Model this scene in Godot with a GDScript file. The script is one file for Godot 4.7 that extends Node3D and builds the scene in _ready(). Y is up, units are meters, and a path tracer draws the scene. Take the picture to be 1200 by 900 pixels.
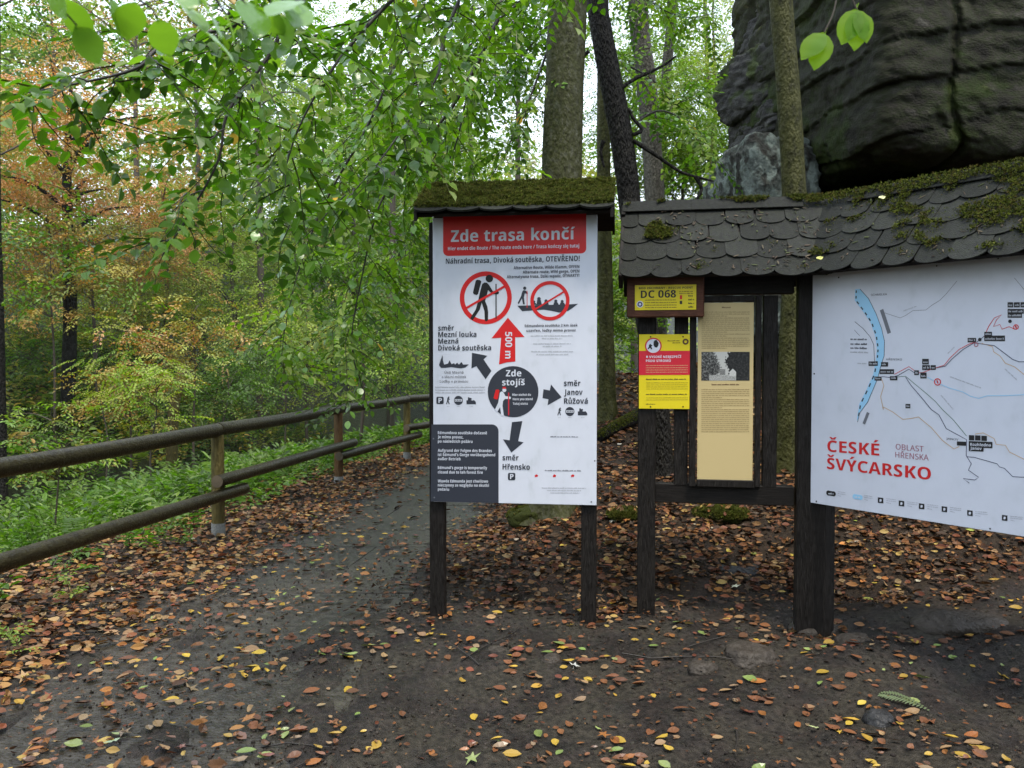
extends Node3D
# A forest gorge path with a route-closure sign, a shingled map kiosk and a round-rail wooden fence.

const F := 1000.0          # focal length of the photograph in its pixels (1200 x 900)
const EYE := 1.6           # camera height above the path
var pitch := atan(29.0 / 1000.0)
var rng := RandomNumberGenerator.new()
var nz := FastNoiseLite.new()
var nz2 := FastNoiseLite.new()
var M := {}
var used := {}
var org := Vector3.ZERO    # base of the thing being built; its meshes are kept relative to it
var PO := Vector3.ZERO     # the printed plane in use: origin, right, up, normal
var PR := Vector3.RIGHT
var PU := Vector3.UP
var PN := Vector3.BACK

func _ready():
	rng.seed = 7
	nz.seed = 11; nz.frequency = 1.0; nz.fractal_octaves = 4
	nz2.seed = 23; nz2.frequency = 0.35; nz2.fractal_octaves = 3
	setup_view()
	make_materials()
	build_ground()
	build_path()
	build_water()
	build_rocks()
	build_fence()
	build_route_sign()
	build_kiosk()
	build_trees()
	build_undergrowth()
	build_overhang()
	build_stones()
	build_litter()
	build_mist()
	print("built, ms ", Time.get_ticks_msec())

# ------------------------------------------------------------------ view and light
func setup_view():
	var cam := Camera3D.new(); cam.name = "camera"
	add_child(cam)
	cam.position = Vector3(0, EYE, 0)
	cam.rotation.x = -pitch
	var att := CameraAttributesPhysical.new()
	att.frustum_focal_length = 26.67
	att.frustum_focus_distance = 5.4
	att.exposure_aperture = 5.6
	att.frustum_far = 500.0
	att.frustum_near = 0.05
	cam.attributes = att
	cam.fov = rad_to_deg(2.0 * atan(450.0 / F))
	cam.near = 0.05; cam.far = 500.0
	cam.current = true
	var sky_mat := ProceduralSkyMaterial.new()
	sky_mat.sky_top_color = Color(0.83, 0.88, 0.96)
	sky_mat.sky_horizon_color = Color(0.90, 0.93, 0.97)
	sky_mat.sky_curve = 0.2
	sky_mat.sky_energy_multiplier = 1.0
	sky_mat.ground_bottom_color = Color(0.12, 0.11, 0.09)
	sky_mat.ground_horizon_color = Color(0.3, 0.3, 0.27)
	sky_mat.sun_angle_max = 1.0
	var sky := Sky.new(); sky.sky_material = sky_mat
	var env := Environment.new()
	env.background_mode = Environment.BG_SKY
	env.sky = sky
	env.tonemap_mode = Environment.TONE_MAPPER_LINEAR
	env.tonemap_exposure = 2.8
	env.sdfgi_enabled = true; env.ssao_enabled = true; env.ssil_enabled = true
	env.volumetric_fog_enabled = true
	env.volumetric_fog_density = 0.0
	var we := WorldEnvironment.new(); we.name = "world_environment"; we.environment = env
	add_child(we)
	var sun := DirectionalLight3D.new(); sun.name = "sun"
	sun.light_energy = 0.5
	sun.light_color = Color(1.0, 0.97, 0.92)
	sun.light_angular_distance = 14.0
	sun.shadow_enabled = true
	add_child(sun)
	sun.rotation_degrees = Vector3(-68, 22, 0)

func build_mist():
	var f := FogVolume.new(); f.name = "gorge_mist"
	f.shape = RenderingServer.FOG_VOLUME_SHAPE_BOX
	f.size = Vector3(130, 26, 60)
	var m := FogMaterial.new(); m.density = 0.0016; m.albedo = Color(0.90, 0.95, 0.93)
	f.material = m
	add_child(f)
	f.position = Vector3(0, 9, -44)
	f.set_meta("kind", "stuff"); tag(f, "thin pale mist hanging in the gorge beyond the fence bend", "mist")

# ------------------------------------------------------------------ pixels to places
func ray(px: float, py: float) -> Vector3:
	return Basis(Vector3.RIGHT, -pitch) * Vector3((px - 600.0) / F, (450.0 - py) / F, -1.0)

func at(px: float, py: float, depth: float) -> Vector3:
	var r := ray(px, py)
	return Vector3(0, EYE, 0) + r * (depth / -r.z)

func on_h(px: float, py: float, h: float) -> Vector3:
	var r := ray(px, py)
	return Vector3(0, EYE, 0) + r * ((h - EYE) / r.y)

func on_ground(px: float, py: float) -> Vector3:
	var r := ray(px, py)
	r = r / -r.z
	var d = 1.5
	while d < 80.0:
		var p = Vector3(0, EYE, 0) + r * d
		if p.y <= hgt(p.x, p.z): return Vector3(p.x, hgt(p.x, p.z), p.z)
		d += 0.03
	return Vector3(0, EYE, 0) + r * 80.0

func set_plane(o: Vector3, right: Vector3):
	PO = o; PR = right.normalized(); PU = Vector3.UP; PN = PR.cross(PU).normalized()

func pl(px: float, py: float) -> Vector2:
	var r := ray(px, py)
	var e := Vector3(0, EYE, 0)
	var t = (PO - e).dot(PN) / r.dot(PN)
	var p = e + r * t - PO
	return Vector2(p.dot(PR), p.dot(PU))

func w3(uv: Vector2, off := 0.0) -> Vector3:
	return PO + PR * uv.x + PU * uv.y + PN * off - org

# ------------------------------------------------------------------ naming
func numbered(called: String) -> String:
	if not used.has(called):
		used[called] = 0
		return called
	used[called] += 1
	return "%s_%03d" % [called, used[called]]

func tag(o: Node, label: String, category: String, group := ""):
	o.set_meta("label", label); o.set_meta("category", category)
	if group != "": o.set_meta("group", group)

func thing(called: String, label: String, category: String, where: Vector3, group := "") -> Node3D:
	var o = Node3D.new(); o.name = numbered(called); add_child(o)
	o.position = where; org = where
	tag(o, label, category, group)
	return o

func node(called: String, mesh: Mesh, mat: Material, parent: Node) -> MeshInstance3D:
	var o = MeshInstance3D.new(); o.name = called; o.mesh = mesh
	o.material_override = mat
	parent.add_child(o, true)
	return o

func part(called: String, st: SurfaceTool, mat: Material, parent: Node) -> MeshInstance3D:
	st.generate_normals()
	return node(called, st.commit(), mat, parent)

func new_st(smooth := 0) -> SurfaceTool:
	var st := SurfaceTool.new(); st.begin(Mesh.PRIMITIVE_TRIANGLES); st.set_smooth_group(smooth)
	return st

# ------------------------------------------------------------------ materials
func lin(r: float, g: float, b: float) -> Color:
	return Color(r, g, b).linear_to_srgb()

func ntex(freq: float, seed_: int, stops: Array, size := 512, oct := 5, typ := FastNoiseLite.TYPE_SIMPLEX_SMOOTH) -> NoiseTexture2D:
	var n = FastNoiseLite.new(); n.seed = seed_; n.frequency = freq; n.fractal_octaves = oct; n.noise_type = typ
	var t = NoiseTexture2D.new(); t.width = size; t.height = size; t.seamless = true; t.noise = n; t.normalize = true
	var g := Gradient.new()
	var off := PackedFloat32Array(); var col := PackedColorArray()
	for s in stops:
		off.append(s[0]); col.append(s[1])
	g.offsets = off; g.colors = col
	t.color_ramp = g
	return t

func nnorm(freq: float, seed_: int, strength: float, size := 512, oct := 5) -> NoiseTexture2D:
	var n = FastNoiseLite.new(); n.seed = seed_; n.frequency = freq; n.fractal_octaves = oct
	var t = NoiseTexture2D.new(); t.width = size; t.height = size; t.seamless = true; t.noise = n
	t.as_normal_map = true; t.bump_strength = strength
	return t

func plain(c: Color, rough := 0.6, spec := 0.5) -> StandardMaterial3D:
	var m := StandardMaterial3D.new(); m.albedo_color = c; m.roughness = rough; m.metallic_specular = spec
	m.cull_mode = BaseMaterial3D.CULL_DISABLED
	return m

func textured(tex: Texture2D, norm: Texture2D, scale: Vector3, rough: float, nscale := 1.0) -> StandardMaterial3D:
	var m := plain(Color.WHITE, rough, 0.28)
	m.uv1_triplanar = true; m.uv1_world_triplanar = true; m.uv1_scale = scale
	if tex: m.albedo_texture = tex
	if norm:
		m.normal_enabled = true; m.normal_texture = norm; m.normal_scale = nscale
	return m

func leafmat(rough: float, back: Color, spec := 0.5) -> StandardMaterial3D:
	var m := plain(Color.WHITE, rough, spec)
	m.vertex_color_use_as_albedo = true
	m.backlight_enabled = true; m.backlight = back
	return m

func make_materials():
	var grey := [[0.0, Color(0.42, 0.41, 0.40)], [0.35, Color(0.66, 0.66, 0.65)], [0.65, Color(0.86, 0.85, 0.83)], [1.0, Color(1, 1, 1)]]
	var g := textured(ntex(0.02, 3, grey, 1024, 6), nnorm(0.08, 5, 12.0, 1024, 6), Vector3(1.1, 1.1, 1.1), 0.42, 1.0)
	g.vertex_color_use_as_albedo = true
	g.roughness_texture = ntex(0.008, 9, [[0.0, Color(0.55, 0.55, 0.55)], [0.5, Color(0.9, 0.9, 0.9)], [1.0, Color(1, 1, 1)]], 512, 4)
	g.roughness = 0.62
	M.ground = g
	var sl := textured(ntex(0.012, 31, [[0.0, lin(0.0175, 0.0144, 0.0108)], [0.4, lin(0.0312, 0.0265, 0.0201)], [0.6, lin(0.0425, 0.0363, 0.0278)], [1.0, lin(0.0623, 0.0541, 0.0412)]], 1024, 6), nnorm(0.08, 33, 4.0, 512, 5), Vector3(0.9, 0.9, 0.9), 0.38, 0.6)
	sl.metallic_specular = 0.34
	M.slab = sl
	M.dark_wood = textured(ntex(0.03, 41, [[0.0, lin(0.0072, 0.0065, 0.0058)], [0.5, lin(0.0130, 0.0108, 0.0094)], [0.8, lin(0.0216, 0.0187, 0.0158)], [1.0, lin(0.0396, 0.0360, 0.0302)]]), nnorm(0.04, 43, 5.0), Vector3(9.0, 0.32, 9.0), 0.55, 0.6)
	M.dark_beam = textured(ntex(0.03, 44, [[0.0, lin(0.0072, 0.0065, 0.0058)], [0.5, lin(0.0122, 0.0101, 0.0086)], [0.8, lin(0.0202, 0.0173, 0.0144)], [1.0, lin(0.0360, 0.0324, 0.0274)]]), nnorm(0.04, 45, 5.0), Vector3(0.32, 9.0, 0.32), 0.55, 0.6)
	M.red_wood = textured(ntex(0.03, 47, [[0.0, lin(0.055, 0.022, 0.014)], [0.5, lin(0.085, 0.034, 0.02)], [1.0, lin(0.13, 0.055, 0.03)]]), nnorm(0.04, 48, 5.0), Vector3(0.8, 6.0, 0.8), 0.45, 0.6)
	M.rail = textured(ntex(0.02, 51, [[0.0, lin(0.0119, 0.0095, 0.0050)], [0.4, lin(0.0216, 0.0178, 0.0084)], [0.7, lin(0.0324, 0.0278, 0.0134)], [1.0, lin(0.0513, 0.0455, 0.0248)]], 512, 6), nnorm(0.05, 52, 6.0), Vector3(1.1, 3.0, 1.1), 0.36, 0.6)
	M.post_wood = textured(ntex(0.02, 53, [[0.0, lin(0.0480, 0.0400, 0.0144)], [0.5, lin(0.1040, 0.0840, 0.0280)], [1.0, lin(0.1600, 0.1320, 0.0520)]], 512, 6), nnorm(0.05, 54, 6.0), Vector3(4.0, 0.8, 4.0), 0.45, 0.7)
	M.post_red = textured(ntex(0.02, 55, [[0.0, lin(0.0574, 0.0263, 0.0112)], [0.5, lin(0.1084, 0.0600, 0.0263)], [1.0, lin(0.1403, 0.0975, 0.0450)]], 512, 6), nnorm(0.05, 56, 6.0), Vector3(4.0, 0.8, 4.0), 0.5, 0.7)
	M.sleeve = textured(ntex(0.03, 57, [[0.0, lin(0.12, 0.12, 0.11)], [0.5, lin(0.24, 0.24, 0.22)], [1.0, lin(0.36, 0.36, 0.34)]]), nnorm(0.05, 58, 6.0), Vector3(3, 3, 3), 0.7, 0.5)
	M.end_grain = textured(ntex(0.05, 59, [[0.0, lin(0.07, 0.055, 0.035)], [1.0, lin(0.16, 0.13, 0.09)]]), null, Vector3(5, 5, 5), 0.7)
	M.beech = textured(ntex(0.014, 61, [[0.0, lin(0.0209, 0.0197, 0.0097)], [0.3, lin(0.0392, 0.0393, 0.0154)], [0.5, lin(0.0445, 0.0477, 0.0132)], [0.62, lin(0.0627, 0.0617, 0.0330)], [0.8, lin(0.0784, 0.0785, 0.0506)], [1.0, lin(0.1358, 0.1403, 0.0924)]], 1024, 6), nnorm(0.05, 62, 4.0, 512, 6), Vector3(1.3, 0.6, 1.3), 0.6, 0.9)
	M.dark_bark = textured(ntex(0.02, 64, [[0.0, lin(0.0056, 0.0049, 0.0042)], [0.5, lin(0.0126, 0.0112, 0.0091)], [1.0, lin(0.0280, 0.0259, 0.0196)]], 512, 6), nnorm(0.05, 65, 12.0, 512, 6), Vector3(2.2, 0.5, 2.2), 0.65, 1.0)
	M.grey_bark = textured(ntex(0.02, 66, [[0.0, lin(0.0350, 0.0315, 0.0245)], [0.5, lin(0.0700, 0.0644, 0.0504)], [1.0, lin(0.1330, 0.1260, 0.1050)]], 512, 6), nnorm(0.05, 67, 10.0, 512, 6), Vector3(1.8, 0.5, 1.8), 0.65, 0.9)
	M.green_bark = textured(ntex(0.015, 68, [[0.0, lin(0.014, 0.013, 0.006)], [0.4, lin(0.036, 0.037, 0.009)], [0.6, lin(0.052, 0.052, 0.013)], [0.85, lin(0.066, 0.064, 0.026)], [1.0, lin(0.12, 0.118, 0.08)]], 512, 6), nnorm(0.05, 69, 7.0, 512, 6), Vector3(1.6, 0.7, 1.6), 0.6, 0.8)
	M.twig = plain(lin(0.022, 0.017, 0.013), 0.55)
	M.stem = plain(lin(0.06, 0.045, 0.03), 0.7)
	# rock: dark weathered sandstone with moss and algae growing on it
	var rk := textured(ntex(0.006, 71, [[0.0, lin(0.008, 0.007, 0.005)], [0.28, lin(0.018, 0.016, 0.011)], [0.42, lin(0.020, 0.024, 0.008)], [0.52, lin(0.028, 0.025, 0.018)], [0.62, lin(0.022, 0.028, 0.009)], [0.78, lin(0.04, 0.036, 0.028)], [1.0, lin(0.10, 0.095, 0.078)]], 1024, 7), nnorm(0.05, 72, 10.0, 1024, 6), Vector3(0.45, 0.75, 0.45), 0.75, 0.5)
	rk.vertex_color_use_as_albedo = true
	M.rock = rk
	M.rock_grey = textured(ntex(0.008, 73, [[0.0, lin(0.0167, 0.0156, 0.0145)], [0.4, lin(0.0419, 0.0402, 0.0374)], [0.7, lin(0.0781, 0.0753, 0.0698)], [1.0, lin(0.1228, 0.1200, 0.1116)]], 1024, 7), nnorm(0.05, 74, 10.0, 1024, 6), Vector3(0.45, 0.75, 0.45), 0.75, 1.0)
	M.rock_grey.vertex_color_use_as_albedo = true
	M.rock_lichen = textured(ntex(0.007, 75, [[0.0, lin(0.0113, 0.0107, 0.0097)], [0.42, lin(0.0283, 0.0271, 0.0226)], [0.5, lin(0.0509, 0.0565, 0.0481)], [0.58, lin(0.1470, 0.1753, 0.1527)], [1.0, lin(0.2036, 0.2319, 0.2036)]], 1024, 6), nnorm(0.03, 76, 14.0, 1024, 6), Vector3(0.5, 0.35, 0.5), 0.8, 0.9)
	M.stone = textured(ntex(0.02, 77, [[0.0, lin(0.0124, 0.0124, 0.0129)], [0.5, lin(0.0298, 0.0298, 0.0307)], [1.0, lin(0.0595, 0.0595, 0.0586)]], 512, 6), nnorm(0.05, 78, 8.0), Vector3(1.6, 1.6, 1.6), 0.45, 0.8)
	M.brown_stone = textured(ntex(0.02, 79, [[0.0, lin(0.0240, 0.0192, 0.0144)], [0.5, lin(0.0450, 0.0372, 0.0300)], [1.0, lin(0.0780, 0.0660, 0.0540)]], 512, 6), nnorm(0.05, 80, 8.0), Vector3(1.6, 1.6, 1.6), 0.5, 0.8)
	# shingles, three tones of weathered slate-grey felt
	M.shingle = []
	for k in 4:
		var b: float = [0.015, 0.020, 0.025, 0.018][k]
		M.shingle.append(textured(ntex(0.025, 90 + k, [[0.0, lin(b * 0.45, b * 0.45, b * 0.42)], [0.40, lin(b, b * 1.02, b * 0.98)], [0.55, lin(b * 0.9, b * 1.05, b * 0.62)], [0.72, lin(b * 1.3, b * 1.33, b * 1.25)], [0.88, lin(b * 1.5, b * 1.5, b * 1.3)], [1.0, lin(b * 2.6, b * 2.6, b * 2.3)]], 512, 6), nnorm(0.12, 95 + k, 8.0), Vector3(2.2, 2.2, 2.2), 0.62, 0.8))
	M.moss = leafmat(0.8, Color(0.35, 0.4, 0.1), 0.3)
	M.moss_bed = textured(ntex(0.06, 99, [[0.0, lin(0.012, 0.015, 0.004)], [0.5, lin(0.035, 0.042, 0.008)], [1.0, lin(0.07, 0.085, 0.014)]]), nnorm(0.12, 100, 18.0), Vector3(3, 3, 3), 0.85, 1.0)
	# print
	M.white = textured(ntex(0.012, 150, [[0.0, Color(0.76, 0.78, 0.81)], [0.3, Color(0.81, 0.825, 0.865)], [1.0, Color(0.83, 0.845, 0.885)]], 512, 6), null, Vector3(1.3, 0.7, 1.3), 0.42); M.white.metallic_specular = 0.5
	M.red = plain(Color(0.80, 0.10, 0.11), 0.42)
	M.slate = plain(Color(0.18, 0.195, 0.235), 0.42)
	M.black = plain(Color(0.07, 0.07, 0.08), 0.45)
	M.greyprint = plain(Color(0.42, 0.43, 0.46), 0.45)
	M.palegrey = plain(Color(0.66, 0.67, 0.70), 0.45)
	M.yellow = plain(Color(0.86, 0.78, 0.10), 0.4)
	M.dull_yellow = plain(Color(0.62, 0.56, 0.10), 0.4)
	M.crimson = plain(Color(0.78, 0.13, 0.20), 0.4)
	M.cream = plain(Color(0.76, 0.68, 0.48), 0.55)
	M.cream_ink = plain(Color(0.56, 0.48, 0.30), 0.55)
	M.brown_ink = plain(Color(0.33, 0.2, 0.1), 0.55)
	M.blue = plain(Color(0.60, 0.80, 0.92), 0.42)
	M.orange_line = plain(Color(0.78, 0.62, 0.38), 0.42)
	M.green_line = plain(Color(0.36, 0.48, 0.40), 0.42)
	M.navy = plain(Color(0.24, 0.25, 0.36), 0.42)
	M.rose = plain(Color(0.62, 0.36, 0.42), 0.42)
	M.steel = plain(Color(0.10, 0.10, 0.10), 0.4); M.steel.metallic = 0.6
	M.glass = plain(Color(0.75, 0.8, 0.78, 0.10), 0.03)
	M.glass.transparency = BaseMaterial3D.TRANSPARENCY_ALPHA
	# leaves
	M.leaf = leafmat(0.38, Color(0.75, 0.95, 0.2), 0.4)
	M.far_leaf = leafmat(0.45, Color(0.85, 1.0, 0.35))
	M.autumn_leaf = leafmat(0.5, Color(0.9, 0.75, 0.35))
	M.litter = leafmat(0.5, Color(0.2, 0.12, 0.05), 0.3)
	M.near_leaf = []
	for c in [[0.065, 0.145, 0.018], [0.048, 0.11, 0.02], [0.04, 0.09, 0.03], [0.085, 0.18, 0.022], [0.032, 0.075, 0.028], [0.12, 0.22, 0.03]]:
		var m := plain(lin(c[0] * 1.25, c[1] * 1.25, c[2] * 1.2), 0.31, 0.6)
		m.backlight_enabled = true; m.backlight = Color(0.48, 0.66, 0.12)
		m.uv1_triplanar = true; m.uv1_scale = Vector3(0.7, 0.7, 0.7)
		m.normal_enabled = true; m.normal_texture = M.get("leafn", nnorm(0.03, 130, 3.0, 256, 3)); M.leafn = m.normal_texture
		m.normal_scale = 0.5
		M.near_leaf.append(m)
	var yl := plain(lin(0.42, 0.25, 0.03), 0.35); yl.backlight_enabled = true; yl.backlight = Color(1, 0.8, 0.3)
	M.near_yellow = yl
	var wt := plain(lin(0.012, 0.02, 0.018), 0.06); M.water = wt
	wt.normal_enabled = true; wt.normal_texture = nnorm(0.02, 140, 4.0, 512, 4); wt.uv1_triplanar = true; wt.uv1_world_triplanar = true; wt.uv1_scale = Vector3(0.4, 0.4, 0.4)
	wt.normal_scale = 0.6

# ------------------------------------------------------------------ shapes
func tri(st: SurfaceTool, a: Vector3, b: Vector3, c: Vector3):
	st.add_vertex(a); st.add_vertex(b); st.add_vertex(c)

func face(st: SurfaceTool, p: Array, inside: Vector3):
	var n: Vector3 = (p[1] - p[0]).cross(p[2] - p[0])
	var mid = Vector3.ZERO
	for q in p: mid += q
	mid /= p.size()
	var flip: bool = n.dot(mid - inside) > 0.0     # clockwise is the front
	for i in range(1, p.size() - 1):
		if flip: tri(st, p[0], p[i + 1], p[i])
		else: tri(st, p[0], p[i], p[i + 1])

# a box with chamfered edges; x, y, z are its axes in the world, c its centre
func block(st: SurfaceTool, c: Vector3, x: Vector3, y: Vector3, z: Vector3, size: Vector3, ch := 0.004):
	c -= org
	var h = size / 2.0
	ch = min(ch, min(h.x, min(h.y, h.z)) * 0.6)
	var v := {}
	for sx in [-1, 1]:
		for sy in [-1, 1]:
			for sz in [-1, 1]:
				v[[sx, sy, sz, 0]] = c + x * sx * h.x + y * sy * (h.y - ch) + z * sz * (h.z - ch)
				v[[sx, sy, sz, 1]] = c + x * sx * (h.x - ch) + y * sy * h.y + z * sz * (h.z - ch)
				v[[sx, sy, sz, 2]] = c + x * sx * (h.x - ch) + y * sy * (h.y - ch) + z * sz * h.z
				face(st, [v[[sx, sy, sz, 0]], v[[sx, sy, sz, 1]], v[[sx, sy, sz, 2]]], c)
	for s in [-1, 1]:
		face(st, [v[[s, -1, -1, 0]], v[[s, 1, -1, 0]], v[[s, 1, 1, 0]], v[[s, -1, 1, 0]]], c)
		face(st, [v[[-1, s, -1, 1]], v[[1, s, -1, 1]], v[[1, s, 1, 1]], v[[-1, s, 1, 1]]], c)
		face(st, [v[[-1, -1, s, 2]], v[[1, -1, s, 2]], v[[1, 1, s, 2]], v[[-1, 1, s, 2]]], c)
		for t in [-1, 1]:
			face(st, [v[[s, t, -1, 0]], v[[s, t, 1, 0]], v[[s, t, 1, 1]], v[[s, t, -1, 1]]], c)
			face(st, [v[[s, -1, t, 0]], v[[s, 1, t, 0]], v[[s, 1, t, 2]], v[[s, -1, t, 2]]], c)
			face(st, [v[[-1, s, t, 1]], v[[1, s, t, 1]], v[[1, s, t, 2]], v[[-1, s, t, 2]]], c)

func block_part(called: String, c: Vector3, x: Vector3, z: Vector3, size: Vector3, mat: Material, parent: Node, ch := 0.004) -> MeshInstance3D:
	var st := new_st(-1)
	block(st, c, x, Vector3.UP, z, size, ch)
	return part(called, st, mat, parent)

# a tube through points; the radius may be roughened; ends are closed
func tube(st: SurfaceTool, pts: Array, radii: Array, sides := 6, rough := 0.0, flare := 0.0, caps := true):
	var n = pts.size()
	var rings := []
	var ref := Vector3(0.3, 0.1, 1.0).normalized()
	for i in n:
		var d: Vector3 = (pts[min(i + 1, n - 1)] - pts[max(i - 1, 0)]).normalized()
		var a := ref - d * ref.dot(d)
		if a.length() < 0.1: a = Vector3.RIGHT - d * d.x
		a = a.normalized(); ref = a
		var b := d.cross(a)
		var ring := []
		for k in sides:
			var th := TAU * k / sides
			var r: float = radii[i]
			var dir := a * cos(th) + b * sin(th)
			if flare > 0.0:
				var low := exp(-(pts[i].y - pts[0].y) / flare)
				r *= 1.0 + low * (0.55 + 0.45 * cos(th * 4.0 + 0.7))
			if rough > 0.0:
				var q: Vector3 = pts[i] + org + dir * radii[i]
				r *= 1.0 + rough * nz.get_noise_3d(q.x * 3.0, q.y * 1.2, q.z * 3.0) + rough * 0.5 * nz.get_noise_3d(q.x * 11.0, q.y * 4.0, q.z * 11.0)
			ring.append(pts[i] + dir * r)
		rings.append(ring)
	for i in n - 1:
		for k in sides:
			var k2 := (k + 1) % sides
			tri(st, rings[i][k], rings[i + 1][k], rings[i + 1][k2])
			tri(st, rings[i][k], rings[i + 1][k2], rings[i][k2])
	if caps:
		st.set_smooth_group(-1)
		for k in sides:
			var k2 := (k + 1) % sides
			tri(st, pts[0], rings[0][k], rings[0][k2])
			tri(st, pts[n - 1], rings[n - 1][k2], rings[n - 1][k])
		st.set_smooth_group(0)

func catmull(p: Array, per: int) -> Array:
	var out := []
	for i in p.size() - 1:
		var a: Vector3 = p[max(i - 1, 0)]
		var d: Vector3 = p[min(i + 2, p.size() - 1)]
		var b: Vector3 = p[i]
		var c: Vector3 = p[i + 1]
		for k in per: out.append(b.cubic_interpolate(c, a, d, float(k) / per))
	out.append(p[-1])
	return out

func multi(called: String, mesh: Mesh, xf: Array, cols: Array, mat: Material, parent: Node) -> MultiMeshInstance3D:
	var mm := MultiMesh.new()
	mm.transform_format = MultiMesh.TRANSFORM_3D
	mm.use_colors = true
	mm.mesh = mesh
	mm.instance_count = xf.size()
	for i in xf.size():
		mm.set_instance_transform(i, xf[i])
		mm.set_instance_color(i, cols[i])
	var o = MultiMeshInstance3D.new(); o.name = called; o.multimesh = mm; o.material_override = mat
	parent.add_child(o, true)
	return o

func frame(x: Vector3, up: Vector3) -> Basis:
	x = x.normalized()
	var z := x.cross(up)
	if z.length() < 0.05: z = x.cross(Vector3.RIGHT)
	z = z.normalized()
	return Basis(x, z.cross(x), z)

func rv() -> Vector3:
	return Vector3(rng.randf_range(-1, 1), rng.randf_range(-1, 1), rng.randf_range(-1, 1))

func pick(pal: Array, jit := 0.2) -> Color:
	var c: Array = pal[rng.randi() % pal.size()]
	var k = rng.randf_range(1.0 - jit, 1.0 + jit)
	return Color(c[0] * k, c[1] * k * rng.randf_range(0.93, 1.07), c[2] * k)

# ------------------------------------------------------------------ the lie of the land
var PATH_D := [-4.0, 2.0, 3.3, 4.9, 5.8, 7.0, 8.5, 11.0, 14.0, 18.0, 24.0, 40.0, 400.0]
var PATH_X := [-1.6, -1.62, -1.6, -1.72, -1.58, -1.4, -1.2, -0.92, -0.4, 0.8, 3.4, 11.0, 180.0]

func pc(d: float) -> float:
	if d <= PATH_D[0]: return PATH_X[0]
	for i in PATH_D.size() - 1:
		if d < PATH_D[i + 1]:
			var t: float = (d - PATH_D[i]) / (PATH_D[i + 1] - PATH_D[i])
			return lerp(PATH_X[i], PATH_X[i + 1], t)
	return PATH_X[-1]

func hgt(x: float, z: float) -> float:
	var d = -z
	var s = x - pc(d)
	var h = 0.0
	# slope up to the rocks behind the boards
	var rise: float = clamp(d - 5.6, 0.0, 5.8) * 0.235
	h += rise * smoothstep(0.7, 2.3, s)
	h += max(0.0, x - 2.0) * 0.16 * smoothstep(5.4, 8.0, d)
	# bank falling to the stream, the stream bed, the far bank
	h -= 0.8 * smoothstep(1.7, 6.0, -s)
	h -= 0.6 * smoothstep(7.0, 7.8, -s) * (1.0 - smoothstep(9.2, 9.8, -s))
	h += min(max(0.0, -s - 10.0) * 0.42, 7.0) * smoothstep(4.0, 12.0, d)
	# hillside closing the gorge
	var hill: float = max(0.0, d - 33.0) * 0.16
	h += min(hill, 26.0) * smoothstep(16.0, -6.0, x - (d - 33.0) * 0.35)
	h += min(max(0.0, d - 45.0) * 0.12, 6.0) * smoothstep(-6.0, 16.0, x - (d - 33.0) * 0.35)
	var off := smoothstep(0.5, 1.0, absf(s))
	h += nz2.get_noise_2d(x * 2.0, z * 2.0) * 0.10 * off * smoothstep(1.0, 3.5, absf(s) + max(0.0, d - 5.5))
	if d < 30.0:
		h += nz.get_noise_2d(x * 1.4, z * 1.4) * 0.035 * off
		h += nz.get_noise_2d(x * 7.0, z * 7.0) * 0.016 * lerp(0.35, 1.0, off)
	h -= 0.035 * (1.0 - smoothstep(0.40, 0.80, absf(s) + nz.get_noise_2d(x * 1.1 + 40.0, z * 1.1) * 0.28 + nz.get_noise_2d(x * 6.0, z * 6.0 + 7.0) * 0.16))
	h += max(0.0, nz.get_noise_2d(x * 1.9 + 15.0, z * 0.8) - 0.10) * 0.11 * (1.0 - off) * smoothstep(12.0, 8.0, d)
	h += 0.03 * smoothstep(1.4, 0.5, Vector2(x - 1.9, d - 5.1).length())
	# the trodden mud in front of the boards drops a little below them
	h -= 0.05 * smoothstep(4.75, 4.2, d + nz.get_noise_2d(x * 0.9, 3.0) * 0.3) * smoothstep(0.7, 1.6, s)
	return h

func steps(a: float, b: float, fine: float, lo: float, hi: float, grow: float) -> Array:
	var out := []
	var v := a; var st := fine
	while v < b:
		out.append(v); v += fine
	out.append(b)
	st = fine; v = b
	while v < hi:
		st *= grow; v += st; out.append(v)
	st = fine; v = a
	while v > lo:
		st *= grow; v -= st; out.push_front(v)
	return out

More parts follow.
